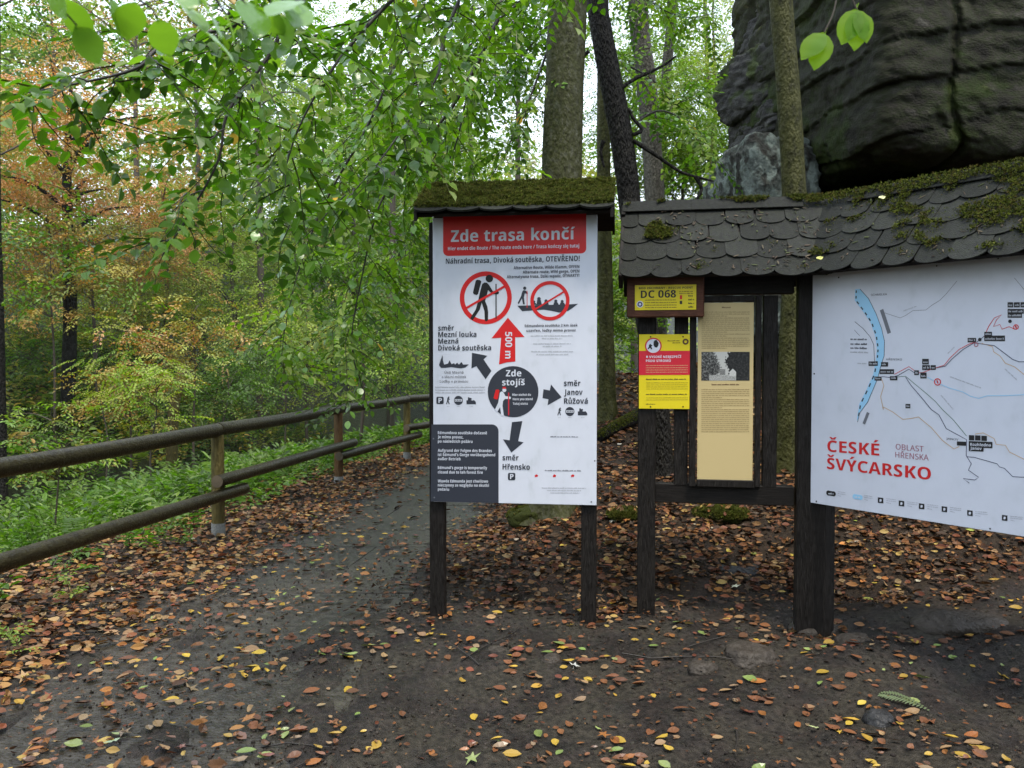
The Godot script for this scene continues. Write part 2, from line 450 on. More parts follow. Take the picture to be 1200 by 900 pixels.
func build_ground():
	var xs := steps(-3.6, 4.2, 0.045, -260.0, 260.0, 1.07)
	var ds := steps(2.6, 8.0, 0.045, -30.0, 320.0, 1.055)
	var nx := xs.size(); var nd := ds.size()
	var vs := PackedVector3Array(); var cs := PackedColorArray(); var ns := PackedVector3Array(); var idx := PackedInt32Array()
	var hs := PackedFloat32Array()
	for j in nd:
		for i in nx: hs.append(hgt(xs[i], -ds[j]))
	for j in nd:
		for i in nx:
			var x: float = xs[i]; var d: float = ds[j]
			vs.append(Vector3(x, hs[j * nx + i], -d))
			var i0: int = max(i - 1, 0); var i1: int = min(i + 1, nx - 1); var j0: int = max(j - 1, 0); var j1: int = min(j + 1, nd - 1)
			ns.append(Vector3(-(hs[j * nx + i1] - hs[j * nx + i0]) / (xs[i1] - xs[i0]), 1.0, (hs[j1 * nx + i] - hs[j0 * nx + i]) / (ds[j1] - ds[j0])).normalized())
			var s = x - pc(d)
			var mud := Vector3(0.060, 0.051, 0.043)
			var soil := Vector3(0.050, 0.032, 0.020)
			var bank := Vector3(0.035, 0.042, 0.016)
			var patch := nz.get_noise_2d(x * 0.8 + 9.0, d * 0.8)
			var c = mud
			c = c.lerp(Vector3(0.036, 0.031, 0.027), smoothstep(-0.1, 0.35, nz.get_noise_2d(x * 1.7, d * 1.7 + 50.0)))
			c = c.lerp(soil, smoothstep(5.2, 5.9, d + patch * 0.7) * smoothstep(0.6, 1.2, s))
			c = c.lerp(soil, smoothstep(0.9, 1.3, -s + patch * 0.4))
			c = c.lerp(bank, smoothstep(1.8, 2.6, -s + patch * 0.6))
			cs.append(Color(c.x, c.y, c.z))
	for j in nd - 1:
		for i in nx - 1:
			var a := j * nx + i
			idx.append_array(PackedInt32Array([a, a + nx, a + nx + 1, a, a + nx + 1, a + 1]))
	var arr := []; arr.resize(Mesh.ARRAY_MAX)
	arr[Mesh.ARRAY_VERTEX] = vs; arr[Mesh.ARRAY_NORMAL] = ns; arr[Mesh.ARRAY_COLOR] = cs; arr[Mesh.ARRAY_INDEX] = idx
	var mesh := ArrayMesh.new(); mesh.add_surface_from_arrays(Mesh.PRIMITIVE_TRIANGLES, arr)
	org = Vector3.ZERO
	var o = node("ground", mesh, M.ground, self)
	o.set_meta("kind", "structure")
	# clods and grit trodden into the mud
	var cl := pebble_mesh(5)
	var xf := []; var cols := []
	while xf.size() < 15000:
		var d = 2.6 + 4.2 * rng.randf()
		var x = rng.randf_range(-2.6, 3.6)
		var s = x - pc(d)
		if (s < 0.5 and rng.randf() < 0.5) or nz.get_noise_2d(x * 1.3, d * 1.3) < rng.randf_range(-0.35, 0.35): continue
		var k = 0.0022 + 0.008 * pow(rng.randf(), 4.0)
		var p = Vector3(x, max(hgt(x, -d), 0.001 if absf(s) < 0.9 else -1.0) + k * 0.2, -d)
		xf.append(Transform3D(Basis.from_euler(rv() * 3.0) * Basis.from_scale(Vector3(k, k * rng.randf_range(0.5, 0.9), k * rng.randf_range(0.7, 1.3))), p))
		cols.append(pick([[0.03, 0.025, 0.02], [0.042, 0.035, 0.028], [0.022, 0.019, 0.016], [0.05, 0.043, 0.036]], 0.3))
	var gm := leafmat(0.6, Color.BLACK, 0.2); gm.backlight_enabled = false
	var gr := multi("mud_grit", cl, xf, cols, gm, self)
	tag(gr, "small dark clods and grit trodden into the wet mud", "grit"); gr.set_meta("kind", "stuff")

func pebble_mesh(seed_: int) -> ArrayMesh:
	var st := new_st(0)
	var r := RandomNumberGenerator.new(); r.seed = seed_
	var top = Vector3(0, 1, 0); var bot := Vector3(0, -1, 0)
	var a := []; var b := []
	for k in 6:
		var th := TAU * k / 6.0
		a.append(Vector3(cos(th), 0.45, sin(th)) * r.randf_range(0.7, 1.1)); b.append(Vector3(cos(th + 0.4), -0.45, sin(th + 0.4)) * r.randf_range(0.7, 1.1))
	for k in 6:
		var k2 := (k + 1) % 6
		face(st, [top, a[k], a[k2]], Vector3.ZERO); face(st, [a[k], b[k], a[k2]], Vector3.ZERO)
		face(st, [a[k2], b[k], b[k2]], Vector3.ZERO); face(st, [bot, b[k], b[k2]], Vector3.ZERO)
	st.generate_normals()
	return st.commit()

func build_path():
	org = Vector3.ZERO
	var root := Node3D.new(); root.name = "path"; add_child(root); root.set_meta("kind", "structure")
	var d = 1.4
	var row := 0
	while d < 21.0:
		var len := rng.randf_range(0.62, 0.86)
		var cuts := [-0.9, 0.9] if row % 3 != 1 else [-0.9, rng.randf_range(-0.2, 0.3), 0.9]
		for k in cuts.size() - 1:
			var g := 0.0028
			var lift := rng.randf_range(-0.003, 0.002)
			var tilt := rng.randf_range(-0.003, 0.003)
			var st := new_st(-1)
			var q := []
			for e in [[d + g, cuts[k] + g], [d + len - g, cuts[k] + g], [d + len - g, cuts[k + 1] - g], [d + g, cuts[k + 1] - g]]:
				q.append(Vector3(pc(e[0]) + e[1], lift + tilt * (e[1] + e[0] - d), -e[0]))
			var mid: Vector3 = (q[0] + q[1] + q[2] + q[3]) / 4.0 - Vector3(0, 0.03, 0)
			var inn := []; var low := []
			for v in q:
				var to: Vector3 = mid - v; to.y = 0
				inn.append(v + to.normalized() * 0.006); low.append(v - Vector3(0, 0.07, 0))
			var brim := []
			for v in q: brim.append(v - Vector3(0, 0.004, 0))
			face(st, inn, mid)
			for i in 4:
				var i2 := (i + 1) % 4
				face(st, [inn[i], inn[i2], brim[i2], brim[i]], mid)
				face(st, [brim[i], brim[i2], low[i2], low[i]], mid)
			part("paving_slab", st, M.slab, root)
		d += len; row += 1

func build_water():
	org = Vector3.ZERO
	var st := new_st(0)
	var ds := [3.0, 6.0, 10.0, 14.0, 18.0, 22.0, 26.0, 30.0, 36.0]
	for i in ds.size() - 1:
		var a := []
		for d in [ds[i], ds[i + 1]]:
			a.append(Vector3(pc(d) - 9.9, -1.12, -d)); a.append(Vector3(pc(d) - 6.9, -1.12, -d))
		tri(st, a[0], a[2], a[3]); tri(st, a[0], a[3], a[1])
	var o = part("water", st, M.water, self)
	o.set_meta("kind", "structure")

# ------------------------------------------------------------------ rocks
func rock_mesh(half: Vector3, seed_: int, res: int, rough: float, strata: float, power := 4.0) -> ArrayMesh:
	var n = FastNoiseLite.new(); n.seed = seed_; n.frequency = 0.5; n.fractal_octaves = 5
	var cr = FastNoiseLite.new(); cr.seed = seed_ + 1; cr.frequency = 0.5; cr.fractal_octaves = 3; cr.fractal_type = FastNoiseLite.FRACTAL_RIDGED
	var st := new_st(0)
	var faces := [[Vector3.RIGHT, Vector3.UP, Vector3.BACK], [Vector3.LEFT, Vector3.UP, Vector3.FORWARD], [Vector3.BACK, Vector3.UP, Vector3.LEFT], [Vector3.FORWARD, Vector3.UP, Vector3.RIGHT], [Vector3.UP, Vector3.BACK, Vector3.RIGHT], [Vector3.DOWN, Vector3.BACK, Vector3.LEFT]]
	for f in faces:
		var grid := []; var tint := []
		for j in res + 1:
			for i in res + 1:
				var a := -1.0 + 2.0 * i / res; var b := -1.0 + 2.0 * j / res
				var v: Vector3 = f[0] + f[2] * a + f[1] * b
				var k = pow(pow(absf(v.x), power) + pow(absf(v.y), power) + pow(absf(v.z), power), 1.0 / power)
				v = v / k
				var p: Vector3 = v * half
				var out := v.normalized()
				var bed: float = p.y * 2.3 - p.x * 0.28 + n.get_noise_3d(p.x * 0.4, p.y * 0.9, p.z * 0.4 + 9.0) * 0.5 + n.get_noise_3d(p.x * 2.5, p.y * 0.4, p.z * 2.5) * 0.12     # bedding planes, dipping and uneven
				var fr: float = bed - floorf(bed)
				var step: float = smoothstep(0.0, 0.07, fr) - 0.75 * fr
				step *= 0.6 + 0.8 * n.get_noise_3d(p.x * 1.1 + 31.0, floorf(bed) * 3.1, p.z * 1.1)
				var disp: float = n.get_noise_3d(p.x * 1.1, p.y * 1.3, p.z * 1.1) * rough + step * strata
				var jx: float = absf(fposmod(p.x * 0.62 + p.y * 0.10 + 0.37 + n.get_noise_3d(p.x * 0.7, p.y * 1.4, 5.0) * 0.25, 1.0) - 0.5)
				disp -= smoothstep(0.045, 0.0, jx) * strata * 1.3
				disp += n.get_noise_3d(p.x * 2.6 + 13.0, p.y * 7.0, p.z * 2.6) * rough * 0.5
				disp -= smoothstep(0.62, 0.95, cr.get_noise_3d(p.x * 0.9, p.y * 0.5, p.z * 0.9)) * strata * 0.8
				disp += n.get_noise_3d(p.x * 5.0, p.y * 9.0, p.z * 5.0) * rough * 0.5 + n.get_noise_3d(p.x * 14.0, p.y * 26.0, p.z * 14.0) * rough * 0.25
				grid.append(p + out * disp)
				var mo: float = n.get_noise_3d(p.x * 0.8 + 60.0, p.y * 1.3, p.z * 0.8) + 0.5 * n.get_noise_3d(p.x * 4.0, p.y * 6.0 + 20.0, p.z * 4.0)
				var rc := Color(1, 1, 1).lerp(Color(0.95, 1.35, 0.42), smoothstep(0.02, 0.20, mo))
				var li: float = n.get_noise_3d(p.x * 6.0 + 90.0, p.y * 6.0, p.z * 6.0) + 0.4 * n.get_noise_3d(p.x * 0.6, p.y * 0.6, p.z * 0.6 + 33.0)
				rc = rc.lerp(Color(3.0, 3.2, 2.8), smoothstep(0.36, 0.42, li) * 0.8)
				var tone: float = 0.72 + 0.75 * (0.5 + 0.5 * sin(floorf(bed) * 12.9 + seed_))
				rc = Color(rc.r * tone, rc.g * tone, rc.b * tone)
				tint.append(rc)
		for j in res:
			for i in res:
				var q: int = j * (res + 1) + i
				for w in [q, q + res + 1, q + res + 2, q, q + res + 2, q + 1]:
					st.set_color(tint[w]); st.add_vertex(grid[w])
	st.index()
	st.generate_normals()
	return st.commit()

func rock(called: String, label: String, c: Vector3, half: Vector3, yaw: float, seed_: int, mat: Material, rough: float, strata: float, res := 70, power := 4.0) -> MeshInstance3D:
	var o = node(numbered(called), rock_mesh(half, seed_, res, rough, strata, power), mat, self)
	o.position = c; o.rotation.y = yaw
	tag(o, label, "rock")
	return o

func build_rocks():
	rock("cliff_block", "huge dark mossy sandstone block overhanging above the shingled kiosk roof", Vector3(6.95, 6.1, -11.2), Vector3(3.5, 2.42, 2.2), 0.12, 301, M.rock, 0.07, 0.11, 180, 18.0)
	rock("rock_ledge", "low dark rock ledge under the overhanging sandstone block", Vector3(6.6, 1.72, -11.4), Vector3(3.4, 1.74, 2.1), 0.06, 302, M.rock, 0.16, 0.10, 90, 10.0)
	# a pile of cracked layers, each its own block
	var t := thing("rock_tower", "cracked grey layered rock standing behind the thin mossy trunk", "rock", Vector3(3.5, 1.4, -12.0))
	var n := 0
	for e in [[Vector3(3.55, 2.9, -12.1), Vector3(0.52, 1.5, 0.9), 0.05], [Vector3(3.48, 4.80, -11.95), Vector3(0.46, 0.25, 0.85), -0.08], [Vector3(3.45, 5.46, -11.95), Vector3(0.50, 0.42, 0.92), 0.10], [Vector3(3.68, 6.50, -12.0), Vector3(0.58, 0.62, 0.95), -0.05], [Vector3(3.85, 7.85, -12.0), Vector3(0.75, 0.74, 1.0), 0.12]]:
		var o = node("rock_layer", rock_mesh(e[1], 330 + n, 46, 0.12, 0.06, 7.0), M.rock_grey, t)
		o.position = e[0] - org + Vector3(0.26, 0, 0); o.rotation = Vector3(0.0, 0.2 + e[2], e[2] * 0.6)
		n += 1
	rock("lichen_boulder", "dark boulder with a pale green lichen patch beside the mossy trunk", Vector3(3.06, 2.95, -10.7), Vector3(0.44, 1.26, 0.75), 0.25, 309, M.rock_lichen, 0.12, 0.07, 60, 7.0)

func build_stones():
	var list := [
		[868, 668, 0.20, 0.055, 0.13, "flat dark stone in the leaves under the info panel", 1],
		[882, 770, 0.13, 0.09, 0.11, "rounded grey stone half sunk in mud below the map kiosk post", 0],
		[825, 786, 0.075, 0.07, 0.06, "small pointed dark stone beside the rounded grey stone", 0],
		[648, 775, 0.06, 0.06, 0.05, "small grey stone in the mud before the closure sign", 0],
		[582, 762, 0.07, 0.03, 0.05, "flat wet pebble in the mud below the closure sign post", 0],
		[1030, 846, 0.055, 0.06, 0.05, "fist-sized angular stone beside the fallen fern frond", 1],
		[1130, 735, 0.30, 0.08, 0.13, "long low brown stone under the map board", 2],
		[960, 738, 0.17, 0.05, 0.10, "flat brown slab of stone at the foot of the kiosk post", 2],
		[1000, 750, 0.11, 0.05, 0.08, "thin tilted brown stone beside the flat slab", 2],
		[640, 602, 0.34, 0.10, 0.2, "mossy mound of stone at the root of the big beech trunk", 3],
		[735, 602, 0.16, 0.06, 0.13, "mossy stone under the low beam of the kiosk frame", 3],
		[845, 600, 0.22, 0.07, 0.18, "broad moss-grown stone behind the info panel", 3],
	]
	var n = 0
	for s in list:
		var p = on_ground(s[0], s[1])
		var half := Vector3(s[2], s[3], s[4])
		var mat: Material = [M.brown_stone, M.stone, M.brown_stone, M.moss_bed][s[6]]
		var o = node(numbered("stone"), rock_mesh(half, 400 + n, 20, s[3] * 0.8, s[3] * 0.15, 2.6), mat, self)
		o.position = p - Vector3(0, s[3] * 0.5, 0); o.rotation.y = rng.randf_range(-0.4, 0.4)
		tag(o, s[5], "stone")
		if s[6] == 3:
			var xf := []; var cols := []
			for k in 5000:
				var v := Vector3(rng.randfn(), absf(rng.randfn()) + 0.2, rng.randfn()).normalized()
				if nz.get_noise_3d(v.x * 2.0 + n * 3.0, v.y * 2.0, v.z * 2.0) < -0.12: continue
				var k3 := pow(pow(absf(v.x), 2.6) + pow(absf(v.y), 2.6) + pow(absf(v.z), 2.6), 1.0 / 2.6)
				tuft(xf, cols, v / k3 * half, v, 0.02)
			var m := multi("moss", tuft_mesh(), xf, cols, M.moss, o); m.set_meta("kind", "stuff")
			var lx := []; var lc := []
			for k in 34:
				var v := Vector3(rng.randfn(), absf(rng.randfn()) + 0.5, rng.randfn()).normalized()
				lx.append(Transform3D(frame(rv(), v) * Basis.from_scale(Vector3.ONE * rng.randf_range(0.03, 0.065)), v * half * 1.12 + Vector3(0, 0.012, 0))); lc.append(pick(LIT, 0.3))
			var ml := multi("litter", dry_mesh(2), lx, lc, M.litter, o); ml.set_meta("kind", "stuff")
		n += 1
	# mossy root or log on the slope
	var a := on_ground(706, 517); var b := on_ground(752, 497)
	var lg := thing("mossy_log", "moss-covered fallen log lying on the leafy slope behind the signs", "log", a)
	var pts := [Vector3(-0.05, 0.03, 0), (b - a) * 0.35 + Vector3(0, 0.08, 0), (b - a) * 0.7 + Vector3(0, 0.09, 0), (b - a) * 1.3 + Vector3(0, 0.1, 0)]
	pts = catmull(pts, 6)
	var rr := []
	for i in pts.size(): rr.append(lerp(0.05, 0.085, float(i) / pts.size()))
	var st := new_st(0); tube(st, pts, rr, 10, 0.25)
	part("log_core", st, M.dark_bark, lg)
	var xf2 := []; var cols2 := []
	for k in 2200:
		var i := rng.randi() % (pts.size() - 1)
		var c: Vector3 = pts[i].lerp(pts[i + 1], rng.randf())
		var dr := Vector3(rng.randf_range(-1, 1), rng.randf_range(0.1, 1), rng.randf_range(-1, 1)).normalized()
		tuft(xf2, cols2, c + dr * rr[i], dr, 0.02)
	var m2 := multi("moss", tuft_mesh(), xf2, cols2, M.moss, lg); m2.set_meta("kind", "stuff")

# ------------------------------------------------------------------ moss
var _tuft: ArrayMesh
func tuft_mesh() -> ArrayMesh:
	if _tuft: return _tuft
	var st := new_st(-1)
	var r := RandomNumberGenerator.new(); r.seed = 3
	for k in 6:
		var th := TAU * k / 6.0 + r.randf_range(-0.3, 0.3)
		var d = Vector3(cos(th), 0, sin(th)); var s = Vector3(-sin(th), 0, cos(th)) * 0.16
		var lean := r.randf_range(0.3, 0.9)
		tri(st, -s, s, d * lean + Vector3(0, r.randf_range(0.5, 1.0), 0))
	st.generate_normals()
	_tuft = st.commit()
	return _tuft

func tuft(xf: Array, cols: Array, p: Vector3, up: Vector3, size: float):
	var k = size * rng.randf_range(0.6, 1.3)
	var b := frame(rv(), up)
	b = Basis(b.x, up, b.x.cross(up).normalized())
	xf.append(Transform3D(b.orthonormalized() * Basis.from_scale(Vector3.ONE * k), p))
	cols.append(pick([[0.085, 0.10, 0.012], [0.06, 0.075, 0.010], [0.12, 0.135, 0.018], [0.035, 0.045, 0.008], [0.09, 0.075, 0.016]], 0.25))

# ------------------------------------------------------------------ fence
func build_fence():
	var spots := [Vector3(-3.12, 0, -4.55), on_h(256, 627, 0.0), on_h(397, 566, 0.0), on_h(477, 538, 0.0), Vector3(-0.55, 0, -16.8), Vector3(1.3, 0, -20.5)]
	var f := thing("wooden_fence", "round-rail wooden fence with overlapping lower rails along the gorge path", "fence", Vector3(spots[1].x, 0, spots[1].z))
	var n = 0
	for s in spots:
		var g := hgt(s.x, s.z)
		var st := new_st(0)
		var p: Vector3 = Vector3(s.x, 0, s.z) - org
		tube(st, [p + Vector3(0, g + 0.10, 0), p + Vector3(0, 0.45, 0), p + Vector3(0, 0.915, 0)], [0.058, 0.057, 0.056], 16, 0.03)
		var po := part("post", st, M.post_red if n == 2 else M.post_wood, f)
		if n == 2: po.set_meta("label", "reddish-brown fence post")
		var s2 := new_st(0)
		tube(s2, [p + Vector3(0, g - 0.2, 0), p + Vector3(0, g + 0.115, 0)], [0.062, 0.062], 16)
		part("concrete_sleeve", s2, M.sleeve, po)
		n += 1
	# top rail: one log per span, butted on the posts
	for i in spots.size() - 1:
		var a: Vector3 = spots[i]; var b: Vector3 = spots[i + 1]
		var dir := (b - a).normalized()
		a += Vector3(0, 0.963, 0) - org; b += Vector3(0, 0.958, 0) - org
		if i == 0: a -= dir * 0.4
		var pts := []
		var rr := []
		for k in 13:
			var t = k / 12.0
			pts.append((a + dir * 0.003).lerp(b - dir * 0.003, t) + Vector3(0, -0.012 * sin(PI * t), 0)); rr.append(0.062)
		var st := new_st(0); tube(st, pts, rr, 18, 0.035)
		part("top_rail", st, M.rail, f)
	# lower rails on the path side of the posts, one lapping over the next at each post
	for i in spots.size() - 1:
		var a: Vector3 = spots[i]; var b: Vector3 = spots[i + 1]
		var dir := (b - a).normalized()
		var side := Vector3(-dir.z, 0, dir.x) * 0.111
		var ha := 0.535; var hb := 0.40
		if i % 2 == 1: ha = 0.525; hb = 0.50
		if i == 0: ha = 0.43; hb = 0.385
		if i == 2: ha = 0.375; hb = 0.37
		if i == 3: ha = 0.52; hb = 0.5
		a += side + Vector3(0, ha, 0) - dir * 0.24 - org; b += side + Vector3(0, hb, 0) + dir * 0.30 - org
		var pts := []; var rr := []
		for k in 13:
			pts.append(a.lerp(b, k / 12.0)); rr.append(0.055)
		var st := new_st(0); tube(st, pts, rr, 18, 0.035, 0.0, false)
		var rl := part("lower_rail", st, M.rail, f)
		for e in [[a, -dir], [b, dir]]:
			var s3 := new_st(-1); var ring := []
			var up := Vector3.UP; var sd: Vector3 = e[1].cross(up)
			for k in 16: ring.append(e[0] + (sd * cos(TAU * k / 16.0) + up * sin(TAU * k / 16.0)) * 0.0548)
			for k in 16: face(s3, [e[0] + e[1] * 0.004, ring[k], ring[(k + 1) % 16]], e[0] - e[1])
			part("cut_end", s3, M.end_grain, rl)

# ------------------------------------------------------------------ print on boards
func lay(called: String, px: Array, mat: Material, parent: Node, off := 0.0012) -> MeshInstance3D:
	var uv := PackedVector2Array()
	for p in px: uv.append(pl(p[0], p[1]))
	return lay_uv(called, uv, mat, parent, off)

func lay_uv(called: String, uv: PackedVector2Array, mat: Material, parent: Node, off := 0.0012) -> MeshInstance3D:
	var t = Geometry2D.triangulate_polygon(uv)
	var st := new_st(-1)
	for i in range(0, t.size(), 3):
		face(st, [w3(uv[t[i]], off), w3(uv[t[i + 1]], off), w3(uv[t[i + 2]], off)], w3(uv[t[i]], -1.0))
	return part(called, st, mat, parent)

# points read in an enlarged crop: crop origin and scale
func zoomed(pts: Array, ox: float, oy: float, k: float) -> Array:
	var out := []
	for p in pts: out.append([ox + p[0] / k, oy + p[1] / k])
	return out

func disc(called: String, px: float, py: float, r: float, mat: Material, parent: Node, off := 0.0012, inner := 0.0) -> MeshInstance3D:
	var c = pl(px, py); var e := (pl(px + r, py) - c).length()
	e = (e + (pl(px, py + r) - c).length()) / 2.0
	if inner <= 0.0:
		var uv := PackedVector2Array()
		for k in 40: uv.append(c + Vector2(cos(TAU * k / 40.0), sin(TAU * k / 40.0)) * e)
		return lay_uv(called, uv, mat, parent, off)
	var st := new_st(-1); var q := e * inner / r
	for k in 48:
		var a := Vector2(cos(TAU * k / 48.0), sin(TAU * k / 48.0)); var b := Vector2(cos(TAU * (k + 1) / 48.0), sin(TAU * (k + 1) / 48.0))
		face(st, [w3(c + a * e, off), w3(c + b * e, off), w3(c + b * q, off), w3(c + a * q, off)], w3(c, -1.0))
	return part(called, st, mat, parent)

func stroke(called: String, px: Array, width: float, mat: Material, parent: Node, off := 0.0012) -> MeshInstance3D:
	var uv := []
	for p in px: uv.append(pl(p[0], p[1]))
	var w = (pl(px[0][0], px[0][1] + width) - uv[0]).length() / 2.0
	var l := []; var r := []
	for i in uv.size():
		var d: Vector2 = (uv[min(i + 1, uv.size() - 1)] - uv[max(i - 1, 0)]).normalized()
		var n = Vector2(-d.y, d.x) * w
		l.append(uv[i] + n); r.append(uv[i] - n)
	var st := new_st(-1)
	for i in uv.size() - 1:
		face(st, [w3(l[i], off), w3(l[i + 1], off), w3(r[i + 1], off), w3(r[i], off)], w3(uv[i], -1.0))
	return part(called, st, mat, parent)

var fonts := {}
func lettering(text: String, a: Array, b: Array, cap: Array, mat: Material, parent: Node, bold := true, off := 0.0022, family := "Droid Sans") -> MeshInstance3D:
	var key := family + str(bold)
	if not fonts.has(key):
		var f := SystemFont.new(); f.font_names = PackedStringArray([family]); f.font_weight = 700 if bold else 400
		var fv := FontVariation.new(); fv.base_font = f; fv.variation_embolden = 0.0 if not bold else (0.9 if family == "Droid Sans" and text.begins_with("Zde") else 0.0)
		fonts[key] = f
	var tm := TextMesh.new(); tm.text = text; tm.font = fonts[key]; tm.font_size = 64; tm.pixel_size = 0.01; tm.depth = 0.0; tm.curve_step = 3.0
	tm.horizontal_alignment = HORIZONTAL_ALIGNMENT_LEFT
	var ref := TextMesh.new(); ref.text = "H"; ref.font = fonts[key]; ref.font_size = 64; ref.pixel_size = 0.01; ref.depth = 0.0
	var arr := tm.get_mesh_arrays()
	var vs: PackedVector3Array = arr[Mesh.ARRAY_VERTEX]
	var ix: PackedInt32Array = arr[Mesh.ARRAY_INDEX]
	var x0 := 1e9; var x1 := -1e9
	for v in vs:
		x0 = min(x0, v.x); x1 = max(x1, v.x)
	var hh := ref.get_aabb()
	var y0 := 0.0
	# the baseline: bottom of an H set in a line of the same font
	y0 = hh.position.y
	var A := pl(a[0], a[1]); var B := pl(b[0], b[1]); var C := pl(a[0] + cap[0], a[1] + cap[1])
	var ex = (B - A) / max(x1 - x0, 0.001); var ey = (C - A) / hh.size.y
	var st := new_st(-1)
	for i in range(0, ix.size(), 3):
		var q := []
		for k in 3:
			var v := vs[ix[i + k]]
			q.append(w3(A + ex * (v.x - x0) + ey * (v.y - y0), off))
		face(st, q, w3(A, -1.0))
	return part("lettering", st, mat, parent)

# a line of print too small to read: word-long dashes
func fine_print(a: Array, b: Array, h: float, mat: Material, parent: Node, off := 0.0012) -> void:
	var A := pl(a[0], a[1]); var B := pl(b[0], b[1]); var len := (B - A).length()
	var hh := (pl(a[0], a[1] - h) - A).length()
	var e := (B - A) / len; var up := Vector2(-e.y, e.x)
	if up.y < 0: up = -up
	var x = 0.0
	var st := new_st(-1)
	while x < len:
		var w: float = min(hh * rng.randf_range(1.2, 5.0), len - x)
		if w < hh * 0.4: break
		var o = A + e * x
		var xx := 0.0
		while xx < w:   # letter-sized pieces of uneven height
			var lw: float = min(hh * rng.randf_range(0.3, 0.5), w - xx)
			var lh := hh * (0.72 if rng.randf() < 0.65 else 1.0)
			face(st, [w3(o + e * xx, off), w3(o + e * (xx + lw), off), w3(o + e * (xx + lw) + up * lh, off), w3(o + e * xx + up * lh, off)], w3(o, -1.0))
			xx += lw + hh * 0.16
		x += w + hh * 0.55
	part("lettering", st, mat, parent)

func build_route_sign():
	var gl := on_h(513, 722, 0.0); var gr := on_h(690, 727, 0.0)
	var th := deg_to_rad(7.5)
	var R := Vector3(cos(th), 0, sin(th)); var N := Vector3(-sin(th), 0, cos(th))
	var mid = (gl + gr) / 2.0
	var wide := (gr - gl).length()
	var s = thing("route_closure_sign", "white route-closure board with red heading and mossy roof on two dark posts", "sign", mid)
	for k in [-1, 1]:
		var b: Vector3 = mid + R * (k * wide / 2.0)
		block_part("post", b + Vector3(0, 1.16, 0), R, N, Vector3(0.092, 2.56, 0.075), M.dark_wood, s)
	set_plane(mid + N * 0.062, R)
	var c0 := pl(507, 240); var c1 := pl(700, 240); var c2 := pl(505.5, 588)
	var w = c1.x - c0.x; var top = 2.46 - mid.y; var h = top - c2.y
	var pm = PO + PR * (c0.x + c1.x) / 2.0 + PU * (c2.y + h / 2.0)
	var pn := block_part("panel", pm - N * 0.0105, R, N, Vector3(w, h, 0.021), M.white, s, 0.002)
	block_part("backing_rail", pm - N * 0.03 + Vector3(0, 0.5, 0), R, N, Vector3(w - 0.02, 0.09, 0.018), M.dark_beam, s)
	block_part("backing_rail", pm - N * 0.03 - Vector3(0, 0.5, 0), R, N, Vector3(w - 0.02, 0.09, 0.018), M.dark_beam, s)
	for k in [[511, 251], [696, 247], [509, 583], [693, 588], [508, 514], [697, 540]]: disc("screw", k[0], k[1], 0.9, M.greyprint, pn, 0.002)
	# red heading with rounded lower corners
	var hd := [[519.3, 236]]
	for k in 7: hd.append([519.3 + 6 - 6 * cos(PI / 2 * k / 6.0), 294 + 6 * sin(PI / 2 * k / 6.0)])
	for k in 7: hd.append([681 + 6 * sin(PI / 2 * k / 6.0), 291 + 6 * cos(PI / 2 * k / 6.0)])
	hd.append([687, 232])
	lay("red_heading", hd, M.red, pn, 0.0008)
	lettering("Zde trasa končí", [528.4, 283.6], [673.8, 280.4], [0, -13.6], M.white, pn, true, 0.0016)
	lettering("Hier endet die Route / The route ends here / Trasa kończy się tutaj", [525, 293.4], [678.7, 289.9], [0, -4.0], M.white, pn, true, 0.0016)
	lettering("Náhradní trasa, Divoká soutěska, OTEVŘENO!", [522.5, 309.2], [679.4, 305.8], [0, -6.1], M.slate, pn)
	lettering("Alternative Route, Wilde Klamm, OFFEN", [602, 315.6], [679, 314.0], [0, -3.4], M.slate, pn)
	lettering("Alternate route, Wild gorge, OPEN", [612.7, 320.7], [679, 319.3], [0, -3.4], M.slate, pn)
	lettering("Alternatywna trasa, Dziki wąwóz, OTWARTY!", [594, 326.2], [679, 324.4], [0, -3.4], M.slate, pn)
	# no walking
	disc("prohibition_ring", 569.2, 349, 30.8, M.red, pn, 0.0012, 25.4)
	stroke("hiking_stick", zoomed([[610, 320], [610, 628]], 500, 290, 7.5), 1.4, M.black, pn, 0.0016)
	disc("hiker_head", 573.5, 326.4, 4.4, M.black, pn, 0.0016)
	lay("backpack", zoomed([[432, 290], [446, 283], [470, 287], [481, 300], [452, 410], [440, 418], [415, 411], [407, 396]], 500, 290, 7.5), M.black, pn, 0.0016)
	lay("hiker_body", zoomed([[488, 322], [508, 308], [530, 310], [548, 328], [582, 384], [630, 386], [637, 398], [628, 410], [576, 411], [540, 374], [526, 430], [514, 470], [534, 520], [541, 570], [540, 640], [526, 650], [512, 645], [508, 560], [484, 484], [468, 545], [405, 640], [382, 622], [432, 545], [452, 470], [472, 380]], 500, 290, 7.5), M.black, pn, 0.0016)
	stroke("prohibition_bar", [[545.5, 361.5], [592, 335.2]], 2.6, M.red, pn, 0.0022)
	# no boats
	var bo := 590.0
	lay("boat_hull", zoomed([[122, 512], [300, 507], [570, 500], [655, 495], [610, 530], [570, 557], [490, 572], [420, 556], [350, 546], [260, 553], [165, 560]], bo, 290, 7.5), M.slate, pn)
	for k in [[312, 452, 16], [374, 470, 14], [460, 472, 14], [516, 474, 13], [268, 478, 12]]:
		disc("passenger_head", bo + k[0] / 7.5, 290 + k[1] / 7.5, k[2] / 7.5, M.slate, pn)
		lay("passenger_body", zoomed([[k[0] - 22, 506], [k[0] - 16, k[1] + 10], [k[0] + 16, k[1] + 10], [k[0] + 26, 504]], bo, 290, 7.5), M.slate, pn, 0.001)
	disc("boatman_head", bo + 187 / 7.5, 290 + 358 / 7.5, 1.9, M.slate, pn)
